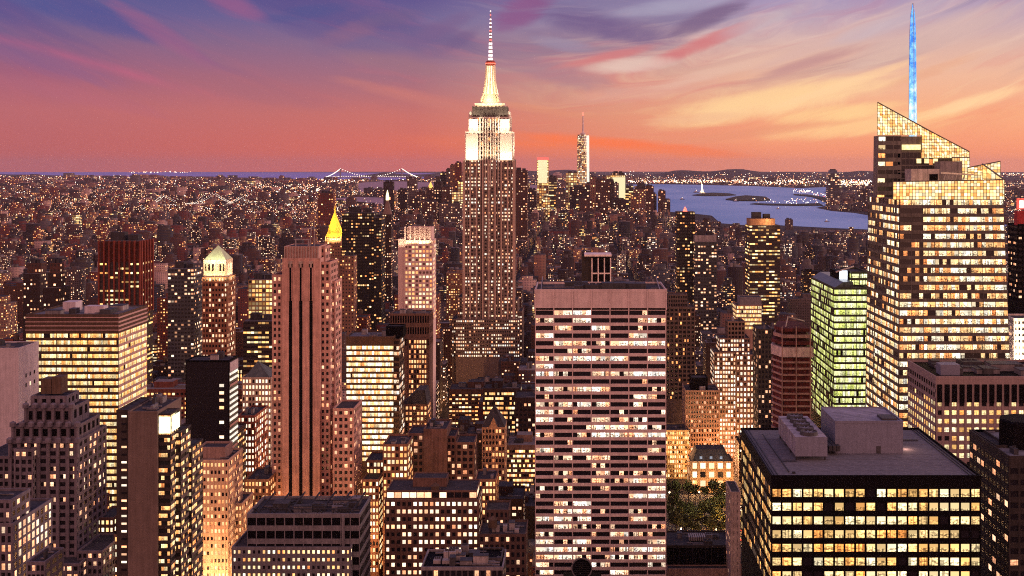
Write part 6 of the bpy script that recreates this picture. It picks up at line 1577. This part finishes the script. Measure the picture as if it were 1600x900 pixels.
# --- all the rest as one mass ----------------------------------------------
def boxes_mesh(name, B, mats, mi_, roofi, bays, fls, label=None):
    n = len(B); x0, x1, y0, y1, z0, z1 = B.T
    V = np.empty((n, 8, 3)); 
    for c, (xx, yy, zz_) in enumerate(((x0, y0, z0), (x1, y0, z0), (x1, y1, z0), (x0, y1, z0), (x0, y0, z1), (x1, y0, z1), (x1, y1, z1), (x0, y1, z1))):
        V[:, c, 0], V[:, c, 1], V[:, c, 2] = xx, yy, zz_
    quad = np.array([[0, 1, 5, 4], [1, 2, 6, 5], [2, 3, 7, 6], [3, 0, 4, 7], [4, 5, 6, 7]])
    Fc = (quad[None] + (np.arange(n) * 8)[:, None, None]).reshape(-1, 4)
    me = bpy.data.meshes.new(name); me.vertices.add(n * 8); me.vertices.foreach_set('co', V.ravel())
    me.loops.add(n * 20); me.loops.foreach_set('vertex_index', Fc.ravel().astype(np.int32))
    me.polygons.add(n * 5); me.polygons.foreach_set('loop_start', np.arange(0, n * 20, 4, dtype=np.int32)); me.polygons.foreach_set('loop_total', np.full(n * 5, 4, dtype=np.int32))
    mm = np.empty((n, 5), np.int32); mm[:, :4] = mi_[:, None]; mm[:, 4] = roofi
    for m in mats: me.materials.append(m)
    me.polygons.foreach_set('material_index', mm.ravel())
    UV = np.zeros((n, 5, 4, 2)); s = np.random.randint(1, 400, n) * 200.
    wx_ = np.maximum(1, np.round((x1 - x0) / bays)); wy_ = np.maximum(1, np.round((y1 - y0) / bays)); hh = np.maximum(1, np.round((z1 - z0) / fls))
    for f, (wd_, off) in enumerate(((wx_, 0), (wy_, 40), (wx_, 80), (wy_, 120))):
        UV[:, f, 0, 0] = UV[:, f, 3, 0] = s + off; UV[:, f, 1, 0] = UV[:, f, 2, 0] = s + off + wd_
        UV[:, f, 2, 1] = UV[:, f, 3, 1] = s % 97 + hh; UV[:, f, 0, 1] = UV[:, f, 1, 1] = s % 97
    ul = me.uv_layers.new(name='UVMap'); ul.data.foreach_set('uv', UV.ravel()); me.update(calc_edges=True)
    o = bpy.data.objects.new(name, me); S.collection.objects.link(o); o['kind'] = 'stuff'
    return o
rest = [i for i in range(len(lots)) if i not in top]
MR = random.Random(3); mats_ = [FARK[k] for k in KINDS] + ROOFS; B, mi_, ri = [], [], []
for i in rest:
    x0, x1, y0, y1, h = lots[i]; k = KINDS.index(pick(x0, y0, MR)); B.append((x0, x1, y0, y1, 0, h)); mi_.append(k); ri.append(10 + MR.choice((0, 0, 1, 1, 2)))
    w_, d_ = x1 - x0, y1 - y0
    if y0 < 5200:
        for q in range(2 if y0 < 2500 else 1):
            a_ = MR.uniform(.05, .6); c_ = MR.uniform(.1, .5); s_ = MR.uniform(.12, .32)
            B.append((x0 + w_ * a_, x0 + w_ * (a_ + s_), y0 + d_ * c_, y0 + d_ * (c_ + .3), h - .1, h + MR.uniform(2, 6.5))); mi_.append(10 + MR.choice((0, 1, 1, 2))); ri.append(10 + MR.choice((0, 1, 2)))
    if h > 40 and MR.random() < .4:
        B.append((x0 + w_ * .2, x0 + w_ * .8, y0 + d_ * .2, y0 + d_ * .8, h - .1, h + MR.uniform(6, 16))); mi_.append(k); ri.append(10)
B = np.array(B); mi_ = np.array(mi_); ri = np.array(ri)
bays = np.maximum(3.0, B[:, 2] / 1145 * 1.5)
cm2 = boxes_mesh('distant_city', B, mats_, mi_, ri, bays, bays * 1.05)
# --- street lamps and windows that read only as points of light -------------
def sparks(name, n, fn, mats, smin, smax):
    V, F, M = [], [], []; rr = random.Random(hash(name) % 1000 if False else len(name) * 31)
    k = 0
    while k < n:
        q = fn(rr)
        if q is None: continue
        x, y, z, s, m = q; i = len(V)
        V += [(x - s, y, z), (x, y - s, z), (x + s, y, z), (x, y + s, z), (x, y, z + s), (x, y, z - s)]
        F += [(i, i + 1, i + 4), (i + 1, i + 2, i + 4), (i + 2, i + 3, i + 4), (i + 3, i, i + 4), (i + 1, i, i + 5), (i + 2, i + 1, i + 5), (i + 3, i + 2, i + 5), (i, i + 3, i + 5)]
        M += [m] * 8; k += 1
    me = bpy.data.meshes.new(name); me.from_pydata(V, [], F)
    for m in mats: me.materials.append(m)
    me.polygons.foreach_set('material_index', M)
    o = bpy.data.objects.new(name, me); S.collection.objects.link(o); o['kind'] = 'stuff'; return o
SPK = [emit('spark_white', (1, .86, .72), 7), emit('spark_warm', (1, .60, .34), 7), emit('spark_orange', (1, .36, .16), 6), emit('spark_red', (1, .14, .10), 3)]
def pk(rr, w=(4, 4, 2.5, .4)): return rr.choices(range(4), w)[0]
hgrid = {}
for l in lots: hgrid[(int(l[0] // 100), int(l[2] // 100))] = max(hgrid.get((int(l[0] // 100), int(l[2] // 100)), 0), l[4])
def city_spark(rr):
    py = 272 + 88 * rr.random() ** 1.25; px = rr.uniform(-150, 1750); Y = yg(py); x = X(px, Y)
    if Y > 44000 or wet(x, Y): return None
    if 1015 < px < 1370 and py > 286: return None
    if px < 700 and Y > 24500: return None
    cl_ = math.sin(px * .031 + py * .11) + math.sin(px * .013 - py * .27 + 2) + math.sin(px * .09 + py * .4)
    if rr.random() > .45 + .3 * cl_: return None
    z = rr.uniform(6, 16) + (0 if Y > 20000 else 1) * hgrid.get((int(x // 100), int(Y // 100)), 8) * rr.choice((.4, .7, 1.02))
    return x, Y, z, Y / 1145 * rr.choice((.10, .13, .16, .22, .34)), pk(rr, (3, 5, 6, .9))
sparks('distant_street_lights', 17500, city_spark, SPK, 0, 0)
def strip(rr):      # bright port, shore and expressway lights
    L = [(955, 1160, 284, 288, .22, 7), (1140, 1300, 283, 292, .35, 5), (1300, 1362, 284, 294, .35, 6), (410, 500, 292, 316, .30, 5), (500, 610, 283, 290, .35, 2), (150, 420, 284, 300, .14, 5), (0, 240, 276, 284, .16, 6), (610, 720, 282, 292, .2, 3), (1240, 1300, 303, 317, .2, 1), (1172, 1286, 318, 322, .2, 1), (1560, 1600, 272, 284, .3, 2), (955, 1360, 276, 283, .12, 6), (200, 300, 269.5, 270.5, .3, .5)]
    a_, b_, c_, d_, s_, w_ = rr.choices(L, [q[5] for q in L])[0]; px = rr.uniform(a_, b_)
    if (a_, c_) == (1240, 303): py = 303.5 + 12.5 * ((px - 1240) / 60) ** 2
    else: py = rr.uniform(c_, d_)
    Y = min(yg(py), 45000); x = X(px, Y)
    if wet(x, Y) and c_ not in (303, 318, 269.5): return None
    if (a_, c_) == (1240, 303): Y = yg(py - 1); x = X(px, Y)
    return x, Y, rr.uniform(12, 40 + (110 if 955 <= a_ and c_ == 276 else 0) * rr.random()), Y / 1145 * rr.uniform(.2, .2 + s_), pk(rr, (4, 4, 3, .5))
sparks('shore_lights', 2600, strip, SPK, 0, 0)
# --- street lamps and traffic in the nearer avenues -------------------------
cars = MB(); tl = [emit('head_lamps', (1, .85, .6), 6), emit('tail_lamps', (1, .08, .04), 5), emit('taxi_lamp', (1, .6, .2), 4)]
cr2 = random.Random(4); cbody = wall('car_paint', (.08, .07, .07), .3)
for k in range(-5, 6):
    xc = AV0 + k * AVS; y = max(720, abs(xc) * 1.1)
    while y < 2400:
        for ln in (-5.5, -2, 2, 5.5):
            if cr2.random() < .6:
                yy = y + cr2.uniform(0, 6); cars.box(xc + ln - .9, xc + ln + .9, yy, yy + 4.4, .35, 1.4, cbody); m_ = tl[0] if cr2.random() < .55 else tl[1]
                cars.box(xc + ln - .8, xc + ln + .8, yy - .3, yy - .02, .5, 1.0, m_)
        y += 9
o = cars.build('distant_traffic'); o['kind'] = 'stuff'
lp = random.Random(8)
for k in range(-3, 5):
    xc = AV0 + k * AVS
    for y in range(740, 1900, 62):
        if abs(xc) / y < .46 and lp.random() < .8:
            point((xc + lp.choice((-8, 8)), y + lp.uniform(-20, 20), lp.uniform(9, 14)), 42000, (1, .46, .18), 1.)
for (px, Y, z, pw) in ((590, 690, 14, 26000), (585, 730, 12, 26000), (556, 700, 30, 14000), (400, 690, 40, 12000), (420, 640, 60, 9000), (1150, 700, 20, 22000), (1150, 800, 10, 22000), (745, 640, 40, 9000), (690, 720, 20, 12000), (1135, 970, 12, 26000), (560, 620, 50, 12000), (300, 600, 20, 14000), (165, 620, 30, 9000), (640, 860, 30, 16000), (670, 870, 20, 16000), (1100, 940, 10, 12000), (1148, 945, 22, 16000), (1128, 985, 30, 7000), (596, 720, 40, 14000), (700, 900, 14, 16000), (730, 1000, 14, 16000), (1060, 930, 30, 9000)):
    point((X(px, Y), Y, z), pw * 3., (1, .46, .17), 1.)  # added fill points: orange glow on facades, some hanging above the street

# ================================================================== haze
HZ = 1.0e-5
if HZ:
    b = MB(); hm = bpy.data.materials.new('haze_air'); hm.use_nodes = True; g = NT(hm.node_tree)
    pv = g.n('ShaderNodeVolumePrincipled'); pv.inputs['Density'].default_value = HZ; pv.inputs['Color'].default_value = (.92, .78, .86, 1); pv.inputs['Anisotropy'].default_value = .3
    g.t.links.new(pv.outputs[0], g.n('ShaderNodeOutputMaterial').inputs['Volume'])
    b.box(-47000, 47000, -400, 46500, -1.5, 480, hm); o = b.build('haze'); o['kind'] = 'stuff'
